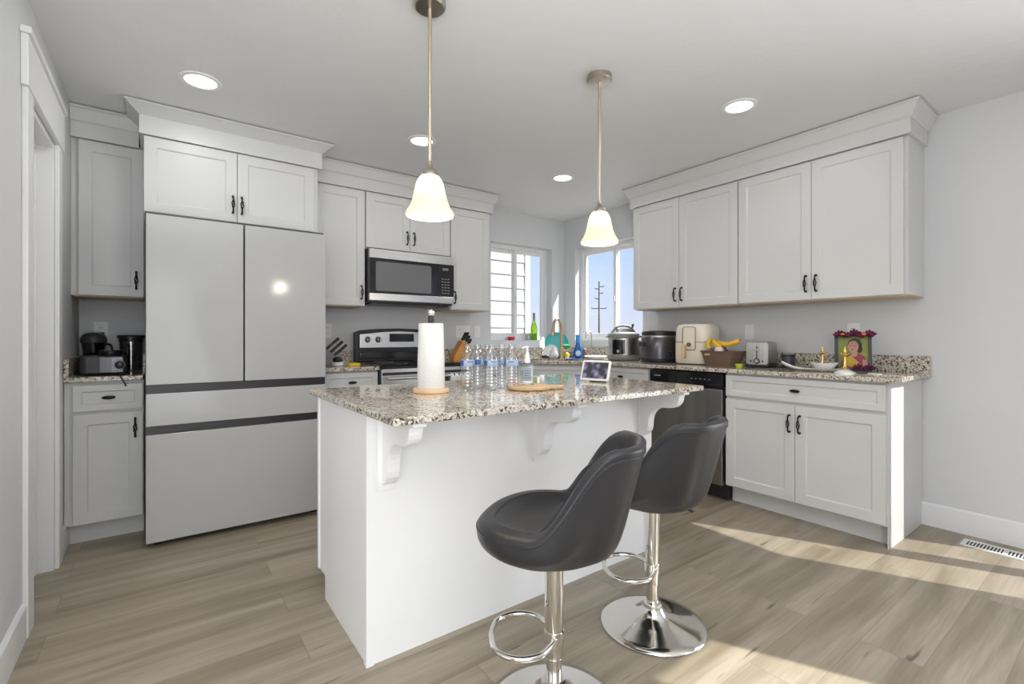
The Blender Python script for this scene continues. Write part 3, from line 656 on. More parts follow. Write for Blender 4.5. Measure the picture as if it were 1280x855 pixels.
# ------------------------------------------------------------------ bar stools
def make_stool(label, loc, rz_seat, rz_rest):
    t = thing('bar_stool', label, 'bar stool', loc, 0, 'black bar stools at the island')
    MB().lathe([(.001, 0), (.196, 0), (.200, .004), (.197, .009), (.17, .015), (.10, .030), (.065, .045), (.045, .062), (.036, .078), (.034, .084)], 64, cap0=False, cap1=True).build('base', 'chrome', t, smooth=60)
    MB().lathe([(.038, .072), (.040, .078), (.036, .090), (.028, .092)], 32).build('collar', 'chrome', t, smooth=50)
    MB().lathe([(.0235, .08), (.0235, .17)], 32).build('lower_tube', 'chrome', t, smooth=50)
    MB().lathe([(.0275, .162), (.028, .165), (.028, .478)], 32).build('sleeve_tube', 'chrome', t, smooth=50)
    # footrest: D-shaped loop pointing along +x before rotation
    p = [(.0, .026, .0), (.02, .062, .0), (.05, .098, 0), (.10, .112, 0), (.145, .10, 0), (.178, .065, 0), (.190, 0, 0)]
    path = spline(p, 5); path = path+[Vector((q.x, -q.y, q.z)) for q in reversed(path[:-1])]
    MB().tube(path, .0085, 12).build('footrest', 'chrome', t, smooth=60, loc=(0, 0, .225), rot=(0, 0, rz_rest))
    MB().lathe([(.031, -.016), (.031, .016)], 24).build('footrest_clamp', 'chrome', t, smooth=50, loc=(0, 0, .225))
    # seat shell
    n, zb = 64, .470
    def sstep(a, b, x): x = max(0, min(1, (x-a)/(b-a))); return x*x*(3-2*x)
    def rim(ph):
        c, s = math.cos(ph), math.sin(ph)     # ph=0 is the front (+x)
        a = abs((ph+PI) % (2*PI)-PI)
        k = sstep(math.radians(84), math.radians(148), a)
        rx = .225 if c > 0 else .215+.055*k; ry_ = .228-.048*k
        e = 2.3+.7*k
        q = (abs(c/rx)**e+abs(s/ry_)**e)**(-1/e)
        h = .114+.012*sstep(0, math.radians(70), a)+.235*k
        return q*c, q*s, h, k
    outer, inner = [], []
    prof_o = []
    cols_o, cols_i = [], []
    for j in range(n):
        x, y, h, k = rim(2*PI*j/n)
        r = math.hypot(x, y); ux, uy = x/r, y/r
        q_ = 1-k
        A = [(.02, 0), (.080, 0), (min(.120, r*.55), .006), (r*.76, .026), (r*.925, .048), (r*1.0, .074), (r*1.005, h-.018), (r*.985, h-.006), (r-.018, h)]
        B = [(.02, 0), (.080, 0), (.125, .008), (r*.64, .034), (r*.75, .085), (r*.865, h*.56), (r*.985, h-.030), (r*.99, h-.008), (r-.016, h)]
        po = [(a[0]*q_+b_[0]*k, a[1]*q_+b_[1]*k) for a, b_ in zip(A, B)]
        co = spline([(a, b_, 0) for a, b_ in po], 3)
        A = [(r-.018, h), (r-.034, h+.002), (r-.050, h+.003), (r*.76, h+.001), (r*.60, .116), (r*.42, .110), (r*.2, .108), (.012, .108)]
        B = [(r-.016, h), (r-.030, h-.008), (r-.048, h-.050), (r*.70, .205), (r*.60, .138), (r*.42, .114), (r*.2, .108), (.012, .108)]
        pi_ = [(a[0]*q_+b_[0]*k, a[1]*q_+b_[1]*k) for a, b_ in zip(A, B)]
        ci = spline([(a, b_, 0) for a, b_ in pi_], 3)
        cols_o.append([Vector((q.x*ux, q.x*uy, q.y)) for q in co]); cols_i.append([Vector((q.x*ux, q.x*uy, q.y)) for q in ci])
    MB().rings([[cols_o[j][i] for j in range(n)] for i in range(len(cols_o[0]))], cap1=False).build('seat_shell', 'leather', t, smooth=180, loc=(.0, 0, zb), rot=(0, 0, rz_seat))
    cu = MB().rings([[cols_i[j][i] for j in range(n)] for i in range(len(cols_i[0]))], cap0=False).build('seat_cushion', 'leather', t, smooth=180, loc=(0, 0, zb), rot=(0, 0, rz_seat))
    seam = [cols_o[j][-7]*1.004 for j in range(n)]
    MB().tube(seam, .0022, 6, closed=True).build('seam', 'leather', t, smooth=180, loc=(0, 0, zb), rot=(0, 0, rz_seat))
    MB().lathe([(.06, -.016), (.09, -.002), (.09, .004)], 24).build('mount_plate', 'blackp', t, smooth=40, loc=(0, 0, zb))
    lv = MB().tube([(0, 0, 0), (-.10, .0, -.006), (-.135, 0, -.012), (-.16, 0, -.024)], [.004, .004, .006, .006], 8)
    lv.build('height_lever', 'blackp', t, smooth=60, loc=(0, 0, zb-.008), rot=(0, 0, rz_seat+.9))
    return t
LEFT = math.atan2(.5926, -.8055)
make_stool('nearest black bucket-seat bar stool on a chrome pedestal, facing left', (.956, 1.085, 0), LEFT-.30, LEFT)
make_stool('farther black bar stool with its back to the dishwasher side, behind the nearest', (1.552, 1.178, 0), LEFT-.85, LEFT+.05)

# ------------------------------------------------------------------ things on the island
IZ = .8882
t = thing('paper_towel_holder', 'wooden-based paper towel holder with silver ball finial', 'paper towel holder', (.934, 1.858, IZ))
MB().lathe([(.074, 0), (.077, .003), (.077, .014), (.074, .018)], 40).build('base', 'tanwood', t, smooth=40)
MB().lathe([(.009, .018), (.009, .315)], 16).build('post', 'blackp', t, smooth=40)
MB().lathe([(.011, .296), (.013, .300), (.013, .326), (.010, .33)], 20).build('cap', 'blackp', t, smooth=40)
MB().sph((0, 0, .342), .016).build('finial', 'silver', t, smooth=180)
t = thing('paper_towel_roll', 'white roll of paper towels standing on the wooden holder', 'paper towel roll', (.934, 1.858, IZ+.0182))
MB().lathe([(.021, 0), (.058, 0), (.0585, .002), (.0575, .12), (.053, .276), (.0525, .278), (.021, .278), (.021, 0)], 48, cap0=False, cap1=False).build('roll', 'paper', t, smooth=40)
MB().lathe([(.0195, .001), (.0205, .001), (.0205, .277), (.0195, .277), (.0195, .001)], 24, cap0=False, cap1=False).build('core', 'board', t, smooth=40)

def bottle():
    t = thing('water_bottle', '', 'water bottle', (0, 0, 0), 0, 'clear plastic water bottles on the island')
    pr = [(.001, .006), (.018, .004), (.026, 0), (.031, .004), (.0325, .012), (.0325, .02)]
    z = .02
    for i in range(6): pr += [(.0325, z+.004), (.0305, z+.009), (.0325, z+.014)]; z += .014
    pr += [(.0325, .105), (.0322, .108), (.0322, .135), (.0325, .138), (.031, .150), (.026, .165), (.018, .178), (.0135, .184), (.0135, .190), (.016, .191), (.016, .193), (.012, .194), (.012, .196)]
    MB().lathe(pr, 28, cap0=False, cap1=False).build('bottle_body', 'pet', t, smooth=50)
    MB().lathe([(.0328, .108), (.0330, .109), (.0330, .134), (.0328, .135)], 28, cap0=False, cap1=False).build('label', 'label', t, smooth=50, label='blue band label')
    def patch(n, m, a0, a1, z0, z1, r):
        b = MB(); k = 6
        vs = []; 
        for i in range(k+1):
            a = a0+(a1-a0)*i/k
            for zz in (z0, z1):
                for rr in (r, r+.0004): vs.append((rr*math.cos(a), rr*math.sin(a), zz))
        fs = []
        for i in range(k):
            p, q = 4*i, 4*i+4
            fs += [(p+1, q+1, q+3, p+3), (p, p+2, q+2, q), (p, q, q+1, p+1), (p+2, p+3, q+3, q+2)]
        fs += [(0, 1, 3, 2), (4*k, 4*k+2, 4*k+3, 4*k+1)]
        b.poly(vs, fs); return b.build(n, m, lab)
    lab = t.children[-1] if t.children[-1].name.startswith('label') else t.children[0]
    patch('label_block', 'labeld', -.9, .0, .110, .133, .0331); patch('label_block', 'labeld', 2.2, 3.1, .110, .133, .0331)
    patch('label_mark', 'labelw', .35, 1.5, .122, .131, .0331); patch('label_mark', 'ink', .45, 1.4, .124, .129, .0336)
    MB().lathe([(.0150, .186), (.0150, .201), (.0138, .2025), (.001, .2025)], 24, cap0=True, cap1=False).build('cap', 'capc', t, smooth=40, label='translucent white cap')
    return t
M['capc'] = glassy('clear_cap', (.86, .88, .90), .22, .12)
bt = bottle()
spots = [(1.113, 1.851, 3.6, 'clear water bottle nearest the paper towels, at the left front of the group'), (1.200, 1.786, 3.5, 'clear water bottle in the middle of the front row, between its left and right neighbours'),
         (1.279, 1.741, 3.1, 'clear water bottle at the right front, beside the soap pump'), (1.190, 1.890, 4.6, 'clear water bottle in the second row, seen between the left and middle front bottles'),
         (1.291, 1.834, 2.6, 'clear water bottle in the second row, seen between the middle and right front bottles'), (1.277, 1.935, 5.2, 'rearmost clear water bottle, mostly hidden behind the middle front one')]
for i, (x, y, a, l) in enumerate(spots):
    o = bt if i == 0 else copy_tree(bt)
    o.location = (x, y, IZ); o.rotation_euler = (0, 0, a); o['label'] = l

t = thing('cutting_board', 'small round wooden board with short handle under the soap pump', 'cutting board', (1.352, 1.705, IZ), math.radians(-36))
outl = [(.100*math.cos(a), .100*math.sin(a)) for a in [math.radians(18+i*(324/30)) for i in range(31)]]
outl = outl+[(.125, -.018), (.150, -.020), (.158, -.010), (.158, .010), (.150, .020), (.125, .018)]
MB().prism(outl, .002, .018).build('board', 'board', t, bevel=.005, seg=3)
MB().lathe([(.02, 0), (.09, 0), (.095, .004)], 30).build('foot_ring', 'board', t)
t = thing('soap_dispenser', 'clear rectangular soap pump bottle with white pump on the round board', 'soap bottle', (1.36, 1.73, IZ+.0185), math.radians(-40))
def rr3(x, y, r, z): return [Vector((p[0], p[1], z)) for p in rrect(-x, x, -y, y, r, 3)]
MB().rings([rr3(.030, .017, .006, 0), rr3(.033, .020, .008, .003), rr3(.033, .020, .008, .092), rr3(.031, .018, .008, .098), rr3(.012, .012, .0115, .102)]).build('bottle', 'pet', t, smooth=40)
MB().rings([rr3(.029, .016, .006, .004), rr3(.030, .017, .006, .07)]).build('liquid', 'water', t, smooth=40)
M['labelg'] = mat('grey_label', (.30, .34, .38), .5)
lb = MB().box(-.017, .020, -.0212, -.0204, .018, .080).build('label', 'labelg', t, label='grey front label')
b = MB()
for i in range(4): b.box(-.012, .015-.006*(i % 2), -.0216, -.0212, .030+i*.011, .032+i*.011)
b.build('label_lines', 'ink', lb)
b = MB().lathe([(.0135, .100), (.0135, .116), (.011, .122), (.010, .140), (.0055, .150), (.0045, .168), (.007, .169), (.007, .176), (.001, .178)], 20, cap0=False, cap1=False)
b.tube([(0, 0, .172), (-.010, -.012, .172), (-.022, -.026, .168)], [.0045, .004, .003], 8)
b.build('pump', 'white', t, smooth=45)

t = thing('smart_display', 'small white-framed smart display on dark stand at the island edge', 'smart display', (1.852, 1.775, IZ), math.radians(-74))
tilt = math.radians(-20)
b = MB().lathe([(.001, 0), (.048, 0), (.050, .004), (.046, .030), (.030, .058), (.001, .062)], 28, (0, .036, 0), .95, .66, cap0=False, cap1=False); b.build('stand', 'fabric', t, smooth=60)
fr = MB().prism(rrect(-.083, .083, .006, .118, .010, 5), -.006, .006, 'y').build('frame', 'dispbez', t, bevel=.0025, loc=(.0, -.010, 0), rot=(tilt, 0, math.radians(0)))
def screen_mat():
    m = mat('display_screen', (.03, .03, .03), .15)
    t_ = N(m, 'ShaderNodeTexCoord'); v = N(m, 'ShaderNodeTexVoronoi'); v.inputs['Scale'].default_value = 26; L(m, t_.outputs['Object'], v.inputs['Vector'])
    n = N(m, 'ShaderNodeTexNoise'); n.inputs['Scale'].default_value = 24; L(m, t_.outputs['Object'], n.inputs['Vector'])
    a = N(m, 'ShaderNodeMath', operation='MULTIPLY'); L(m, v.outputs['Distance'], a.inputs[0]); L(m, n.outputs[0], a.inputs[1])
    r = N(m, 'ShaderNodeValToRGB'); el = r.color_ramp.elements; el[0].position = .10; el[0].color = (.25, .22, .42, 1); el[1].position = .30; el[1].color = (.02, .02, .03, 1)
    k = el.new(.18); k.color = (.10, .09, .14, 1)
    L(m, a.outputs[0], r.inputs[0]); L(m, r.outputs[0], bs(m).inputs['Emission Color']); bs(m).inputs['Emission Strength'].default_value = 1.0
    return m
M['screen'] = screen_mat()
MB().prism(rrect(-.072, .072, .018, .107, .004, 3), -.0072, -.006, 'y').build('screen', 'screen', fr)

# ------------------------------------------------------------------ sink corner
CZ = .9122
t = thing('kitchen_faucet', 'tall bronze gooseneck faucet in the sink corner', 'faucet', (3.20, 3.52, CZ), 0)
MB().lathe([(.030, 0), (.030, .006), (.026, .012), (.026, .10), (.018, .112)], 24).build('body', 'bronze', t, smooth=40)
dr = Vector((-.745, -.25, 0)).normalized()
path = [Vector((0, 0, .10)), Vector((0, 0, .20)), Vector((0, 0, .30))]+[Vector((0, 0, .30))+dr*(.080-.080*math.cos(a))+Vector((0, 0, .090*math.sin(a))) for a in [PI*i/12 for i in range(1, 11)]]
end = path[-1]
path += [end+dr*.006+Vector((0, 0, -.03)), end+dr*.012+Vector((0, 0, -.06))]
MB().tube(path, .0145, 14).build('spout', 'bronze', t, smooth=60)
e2 = path[-1]
MB().tube([e2+Vector((0, 0, .012)), e2+dr*.002, e2+dr*.010+Vector((0, 0, -.06))], [.016, .019, .019], 14).build('spray_head', 'bronze', t, smooth=50)
MB().tube([(0, 0, .075), (.035, -.02, .08), (.075, -.043, .088)], [.013, .010, .007], 12).build('lever', 'bronze', t, smooth=50)
t = thing('drinking_water_faucet', 'slim bronze filtered-water tap with hooked spout right of the main faucet', 'faucet', (3.50, 3.40, CZ))
MB().lathe([(.018, 0), (.018, .005), (.010, .012), (.008, .05)], 18).build('base', 'bronze', t, smooth=40)
d2 = Vector((-.8, .45, 0)).normalized()
MB().tube([Vector((0, 0, .04)), Vector((0, 0, .15)), Vector((0, 0, .22))]+[Vector((0, 0, .235))+d2*(.03-.03*math.cos(a))+Vector((0, 0, .035*math.sin(a))) for a in [PI*i/8 for i in range(1, 9)]]+[Vector((0, 0, .20))+d2*.062], .0055, 10).build('spout', 'bronze', t, smooth=60)
# dish soap
t = thing('dish_soap_bottle', 'bright blue dish soap bottle standing right of the faucet', 'soap bottle', (3.29, 3.38, CZ), math.radians(-38))
MB().lathe([(.030, 0), (.040, .005), (.045, .03), (.046, .06), (.038, .095), (.026, .125), (.020, .145), (.019, .165)], 28, sx=1, sy=.6).build('bottle', 'bluedish', t, smooth=50)
MB().lathe([(.021, .160), (.022, .165), (.020, .205), (.023, .230), (.022, .236)], 24, sx=1, sy=.8).build('cap', 'bluecap', t, smooth=50)
MB().prism([(.026*math.cos(a), .055+.028*math.sin(a)) for a in [2*PI*i/20 for i in range(20)]], -.030, -.0275, 'y').build('label', 'labelw', t, label='pale blue oval label')
# dishes
t = thing('dish_rack', 'dark dish drying tray behind the faucet', 'dish rack', (3.36, 3.70, CZ), math.radians(-40))
b = MB(); b.rings([rr3(.20, .13, .03, 0), rr3(.21, .14, .03, .02), rr3(.20, .13, .03, .02), rr3(.195, .125, .03, .006)])
b.build('tray', 'darkp', t, smooth=30)
b = MB()
for i in range(9): b.tube([(-.18+i*.045, -.12, .01), (-.18+i*.045, -.12, .06), (-.18+i*.045, .12, .06), (-.18+i*.045, .12, .01)], .002, 6)
b.tube([(-.18, -.12, .06), (.18, -.12, .06)], .003, 6); b.tube([(-.18, .12, .06), (.18, .12, .06)], .003, 6)
b.build('wire_rack', 'darkp', t)
def bowlmesh(r, d, th=.004, foot=.4, n=40):
    pr = [(.001, .004)]+[(r*math.sin(a), d*(1-math.cos(a))+.004) for a in [PI/2*i/10 for i in range(1, 11)]]
    pi_ = [(max(p[0]-th, .001), p[1]+th*(1-p[1]/(d+.004))) for p in pr]
    return MB().lathe(pr+list(reversed(pi_)), n, cap0=False, cap1=False)
o = bowlmesh(.125, .05).build('serving_bowl', 'teal', smooth=60, loc=(3.31, 3.72, 1.042), rot=(math.radians(68), math.radians(0), math.radians(142-90)))
o.rotation_euler = (math.radians(-72), 0, math.radians(142)); tag(o, 'large teal bowl leaning upright in the dish rack', 'bowl')
o = bowlmesh(.068, .04).build('serving_bowl', 'ceramic', smooth=60, loc=(3.165, 3.635, .972)); o.rotation_euler = (math.radians(-66), 0, math.radians(140)); tag(o, 'white bowl leaning at the front of the dish rack, left of the faucet', 'bowl')
o = MB().lathe([(.03, 0), (.045, .01), (.05, .04), (.035, .075), (.016, .10), (.014, .125), (.018, .13)], 24).build('small_vase', 'ceramic', smooth=60, loc=(3.12, 3.545, CZ+.001)); tag(o, 'small white narrow-necked jug left of the faucet', 'jug')
o = MB().box(-.045, .045, -.03, .03, 0, .03).build('scrub_sponge', 'green', bevel=.006, loc=(3.325, 3.60, 1.02), rot=(.2, 0, -.5)); tag(o, 'dark green scrubbing pad on the dishes behind the faucet', 'sponge')
b = MB().sph((0, 0, 0), .028, .022, .03).build('scouring_pad', 'yellow', smooth=180, loc=(3.27, 3.515, CZ+.031)); tag(b, 'yellow scrubber between faucet handle and blue soap', 'sponge')
b = MB().lathe([(.02, 0), (.028, .004), (.030, .05), (.022, .09), (.012, .10)], 18).build('scrub_brush', 'brown', smooth=50, loc=(3.40, 3.40, CZ)); tag(b, 'brown brush holder just behind the blue soap bottle', 'brush')
b = MB().box(-.05, .05, -.035, .035, 0, .008).build('sponge_cloth', 'sponge', bevel=.004, loc=(3.215, 3.41, CZ+.0005), rot=(0, 0, -.6)); tag(b, 'flat blue sponge cloth on the counter by the sink', 'cloth')
b = MB().lathe([(.06, 0), (.085, .004), (.105, .022), (.112, .030), (.100, .036), (.001, .040)], 40, sx=1.0, sy=.62, cap0=True, cap1=False).build('soap_dish', 'ceramic', smooth=50, loc=(3.355, 3.205, CZ), rot=(0, 0, -.6)); tag(b, 'white oval dish lying between sink and pressure cooker', 'dish')

# sill things
SZ = Z0+.0005
t = thing('wine_bottle', 'green glass bottle with foil neck on the window sill', 'bottle', (3.288, 4.062, SZ))
MB().lathe([(.025, 0), (.034, .003), (.036, .01), (.036, .12), (.033, .150), (.020, .190), (.0135, .215), (.0125, .285), (.015, .288), (.015, .298)], 28).build('bottle_body', 'bottleg', t, smooth=50)
MB().lathe([(.0145, .215), (.0138, .286), (.0165, .289), (.0165, .299), (.001, .300)], 24, cap0=False, cap1=False).build('foil', 'foil', t, smooth=50)
t = thing('plastic_bowl', 'little red plastic bowl on the left of the window sill', 'bowl', (2.98, 4.06, SZ))
MB().lathe([(.022, 0), (.030, .001), (.040, .034), (.043, .035), (.042, .038), (.028, .004), (.001, .004)], 26, cap0=True, cap1=False).build('bowl', 'red', t, smooth=40)
t = thing('clear_tumbler', 'clear glass tumbler left of the green bottle on the sill', 'glass', (3.21, 4.06, SZ))
MB().lathe([(.025, 0), (.032, .001), (.036, .055), (.034, .055), (.030, .006), (.001, .005)], 26, cap0=True, cap1=False).build('glass', 'pet', t, smooth=40)
o = MB().lathe([(.022, 0), (.024, .002), (.024, .030), (.020, .034), (.001, .034)], 24, cap1=False).build('small_jar', 'white', smooth=40, loc=(3.402, 4.06, SZ)); tag(o, 'small white jar right of the green bottle on the sill', 'jar')

# ------------------------------------------------------------------ right counter
t = thing('pressure_cooker', 'stainless electric pressure cooker with grey lid before the right window', 'pressure cooker', (3.475, 2.965, CZ), math.radians(-122))
# local +x points to the camera side
MB().lathe([(.11, 0), (.138, .004), (.142, .012), (.142, .045), (.139, .05)], 48).build('base_ring', 'ipgrey', t, smooth=40)
MB().lathe([(.139, .045), (.139, .205)], 48).build('pot_body', 'ipsteel', t, smooth=40)
MB().lathe([(.139, .203), (.145, .206), (.147, .212), (.147, .236), (.141, .244), (.125, .252), (.09, .258), (.05, .262), (.001, .264)], 48, cap0=True, cap1=False).build('lid', 'ipgrey', t, smooth=45)
b = MB(); k = 7; vs = []
for i in range(k+1):
    a = -.42+.84*i/k
    for zz in (.058, .188): vs += [(.1395*math.cos(a), .1395*math.sin(a), zz), (.145*math.cos(a), .145*math.sin(a), zz)]
fs = []
for i in range(k):
    p, q = 4*i, 4*i+4; fs += [(p+1, q+1, q+3, p+3), (p, q, q+1, p+1), (p+2, p+3, q+3, q+2), (p, p+2, q+2, q)]
fs += [(0, 1, 3, 2), (4*k, 4*k+2, 4*k+3, 4*k+1)]
cp_ = b.poly(vs, fs).build('control_panel', 'bglass', t, smooth=40, rot=(0, 0, -.62))
MB().lathe([(.013, 0), (.013, .006)], 20).build('dial', 'silver', cp_, smooth=40, loc=(.146, .0, .085), rot=(0, PI/2, 0))
MB().tube(spline([(0, -.115, .235), (0, -.105, .262), (0, -.06, .305), (0, 0, .318), (0, .06, .305), (0, .105, .262), (0, .115, .235)], 5), .010, 12).build('lid_handle', 'ipgrey', t, smooth=60)
MB().rings([[Vector((x, y*1.0, z)) for x, y in rrect(-.03*s, .03*s, -.072*s, .072*s, .028*s, 5)] for s, z in ((1, .262), (1, .285), (.85, .292))]).build('handle_plate', 'ipsteel', t, smooth=40)
MB().tube([(-.02, .088, .252), (-.02, .092, .30), (-.02, .098, .335)], [.008, .008, .012], 10).build('steam_valve', 'darkp', t, smooth=50)
for s in (-1, 1): MB().box(-.03, .03, s*.145-.014, s*.145+.026*s if s > 0 else s*.145+.014, .208, .226).build('side_grip', 'ipgrey', t, bevel=.005)

t = thing('slow_cooker', 'dark graphite multicooker with raised black lid, right of the pressure cooker', 'cooker', (3.465, 2.56, CZ), math.radians(-120))
MB().lathe([(.11, 0), (.140, .004), (.143, .012), (.143, .030), (.139, .034)], 48, sx=1, sy=1.06).build('base_ring', 'blackp', t, smooth=40)
MB().lathe([(.139, .030), (.141, .10), (.141, .205), (.136, .212)], 48, sx=1, sy=1.06).build('pot_body', 'pot', t, smooth=40)
MB().lathe([(.132, .208), (.134, .220), (.132, .226)], 48, sx=1, sy=1.06).build('rim', 'ipsteel', t, smooth=40)
MB().lathe([(.128, .226), (.138, .229), (.140, .236), (.139, .256), (.130, .264), (.08, .268), (.001, .269)], 48, sx=1, sy=1.06, cap0=True, cap1=False).build('lid', 'blackp', t, smooth=45)
for s in (-1, 1): MB().box(-.035, .035, s*.158-.012, s*.158+.012, .13, .175).build('side_grip', 'blackp', t, bevel=.006)

t = thing('air_fryer', 'cream air fryer with tan basket handle on the right counter', 'air fryer', (3.46, 2.19, CZ), math.radians(-80))
def sq(sx_, sy_, z, e=4.0, n=40): return [Vector((sx_*math.copysign(abs(math.cos(a))**(2/e), math.cos(a)), sy_*math.copysign(abs(math.sin(a))**(2/e), math.sin(a)), z)) for a in [2*PI*i/n for i in range(n)]]
MB().rings([sq(.12, .12, 0), sq(.128, .13, .006)]).build('foot', 'blackp', t)
MB().rings([sq(.137, .140, .006), sq(.145, .147, .02), sq(.147, .150, .08), sq(.146, .149, .19), sq(.142, .146, .27), sq(.132, .136, .305), sq(.115, .12, .316), sq(.02, .02, .318)]).build('shell', 'cream', t, smooth=50)
MB().rings([[p+Vector((0, 0, 0)) for p in sq(.1482, .1512, .172)], sq(.1482, .1512, .176)]).build('basket_gap', 'brown', t)
pnl = MB().prism(rrect(-.055, .045, .115, .292, .014, 5), -.156, -.135, 'y').build('front_panel', 'cream', t, bevel=.004)
b = MB().tube([Vector((p[0], -.157, p[1])) for p in rrect(-.055, .045, .115, .292, .014, 5)], .0025, 6, closed=True); b.build('panel_rim', 'brown', pnl)
MB().rings([[Vector((p[0], y, p[1])) for p in [(p_[0]*s-.036, p_[1]) for p_ in rrect(-.011, .011, .05, .155, .010, 4)]] for y, s in ((-.150, 1), (-.192, 1), (-.200, .8))]).build('handle', 'handw' if 'handw' in M else 'tanwood', t, bevel=.002, label='tan wooden basket handle')
MB().lathe([(.017, 0), (.017, .010)], 20).build('release_button', 'brown', t, smooth=40, loc=(-.004, -.157, .155), rot=(PI/2, 0, 0))
b = MB().tube(spline([(-.13, .07, .03), (-.20, .02, .04), (-.222, -.02, .075), (-.205, -.06, .10), (-.17, -.08, .07), (-.165, -.07, .02), (-.19, -.04, .006)], 6), .0035, 6); b.build('power_cord', 'blackp', t, smooth=60)

t = thing('fruit_basket', 'brown plastic basket holding bananas beside the air fryer', 'basket', (3.33, 1.905, CZ), math.radians(-97))
def wall_ring(x, y, r, z): return [Vector((p[0], p[1], z)) for p in rrect(-x, x, -y, y, r, 4)]
MB().rings([wall_ring(.100, .070, .02, 0), wall_ring(.128, .092, .025, .100), wall_ring(.134, .098, .026, .104), wall_ring(.134, .098, .026, .112), wall_ring(.124, .088, .024, .112), wall_ring(.097, .067, .02, .004)]).build('tub', 'brown', t, smooth=30)
MB().prism([(p_[0], p_[1]) for p_ in rrect(-.085, -.040, .078, .092, .006, 3)], -.094, -.0885, 'y').build('grip_slot', 'board', t, label='light carrying slot in the front side')
def banana(lbl, pts):
    o_ = Vector(pts[0]); t_ = thing('banana', lbl, 'banana', tuple(o_), 0, 'bananas in the brown basket')
    P_ = [Vector(q)-o_ for q in spline(pts, 5)]; n_ = len(P_)
    rs_ = [.019*min(1, .30+2.6*i/n_, .30+3.2*(n_-1-i)/n_) for i in range(n_)]
    MB().tube(P_, rs_, 7).build('fruit', 'banana', t_, smooth=40)
    MB().tube([P_[-1]-(P_[-1]-P_[-2])*.3, P_[-1]+(P_[-1]-P_[-2])*.8], .0065, 8).build('tip', 'bananatip', t_, label='dark banana tip')
    return t_
banana('banana reaching out over the right rim of the brown basket', [(3.31, 1.955, 1.100), (3.31, 1.905, 1.078), (3.31, 1.85, 1.072), (3.31, 1.79, 1.092), (3.31, 1.765, 1.106)])
banana('banana in the middle of the bunch, pointing down to the front of the basket', [(3.33, 1.972, 1.106), (3.29, 1.945, 1.09), (3.265, 1.905, 1.062), (3.262, 1.875, 1.050)])
banana('banana curving down on the left side of the basket', [(3.34, 1.985, 1.108), (3.30, 1.995, 1.092), (3.272, 1.985, 1.060), (3.268, 1.96, 1.040)])
b = MB()
for i in range(7): b.sph((random.uniform(-.085, .085), random.uniform(-.05, .05), .092+random.uniform(0, .02)), .032)
o = b.build('onion_bag', 'purple', smooth=180, loc=(3.33, 1.905, CZ), rot=(0, 0, math.radians(-104))); tag(o, 'purple net bag of onions in the brown basket under the bananas', 'bag')
o = MB().sph((0, 0, 0), .032).build('onion', 'onion', smooth=180, loc=(3.265, 1.895, CZ+.118)); tag(o, 'pale onion lying on top under the banana bunch', 'onion')
o = MB().lathe([(.015, 0), (.020, .001), (.026, .026), (.024, .026), (.018, .004), (.001, .004)], 24, cap1=False).build('lime_cup', 'lime', smooth=40, loc=(3.245, 1.737, CZ)); tag(o, 'tiny lime green cup in front of the toaster', 'cup')

t = thing('toaster', 'stainless two-slice toaster standing end-on against the right wall', 'toaster', (3.50, 1.705, CZ), math.radians(-78))
# long axis along local y (towards the wall), short end faces -y
MB().prism([(p[0], p[1]) for p in rrect(-.073, .073, .014, .178, .02, 5)], -.12, .12, 'y').build('shell', 'ipsteel', t, smooth=30, bevel=.003)
MB().prism([(p[0], p[1]) for p in rrect(-.070, .070, .018, .172, .018, 5)], -.125, -.12, 'y').build('end_panel', 'steelv', t, bevel=.002)
MB().box(-.078, .078, -.128, .128, .004, .020).build('base', 'blackp', t, bevel=.004)
MB().box(-.003, .003, -.1262, -.125, .06, .15).build('lever_slot', 'hole', t)
MB().box(-.017, .017, -.145, -.125, .118, .132).build('lever', 'ipsteel', t, bevel=.004)
MB().lathe([(.016, 0), (.014, .014), (.012, .016)], 20).build('dial', 'silver', t, smooth=40, loc=(0, -.125, .044), rot=(PI/2, 0, 0))
MB().lathe([(.021, 0), (.021, .003)], 24).build('dial_ring', 'blackp', t, smooth=40, loc=(0, -.125, .044), rot=(PI/2, 0, 0))
for s in (-1, 1): MB().lathe([(.006, 0), (.006, .004)], 12).build('button', 'blackp', t, loc=(s*.038, -.125, .044), rot=(PI/2, 0, 0))
for s in (-1, 1): MB().box(s*.028-.010, s*.028+.010, -.10, .10, .176, .1788).build('bread_slot', 'hole', t)
t = thing('black_canister', 'small black canister with lid between toaster and backsplash', 'canister', (3.53, 1.535, CZ+.007))
MB().lathe([(.036, 0), (.040, .003), (.043, .070), (.042, .072)], 28).build('body', 'darkp', t, smooth=40)
MB().lathe([(.044, .072), (.045, .075), (.044, .084), (.020, .088), (.001, .088)], 28, cap1=False).build('lid', 'blackp', t, smooth=40)
o = MB().rings([rr3(.085, .055, .012, 0), rr3(.09, .06, .012, .006)]).build('black_tray', 'blackp', loc=(3.53, 1.555, CZ), rot=(0, 0, math.radians(-95))); tag(o, 'flat black tray under the small black canister', 'tray')

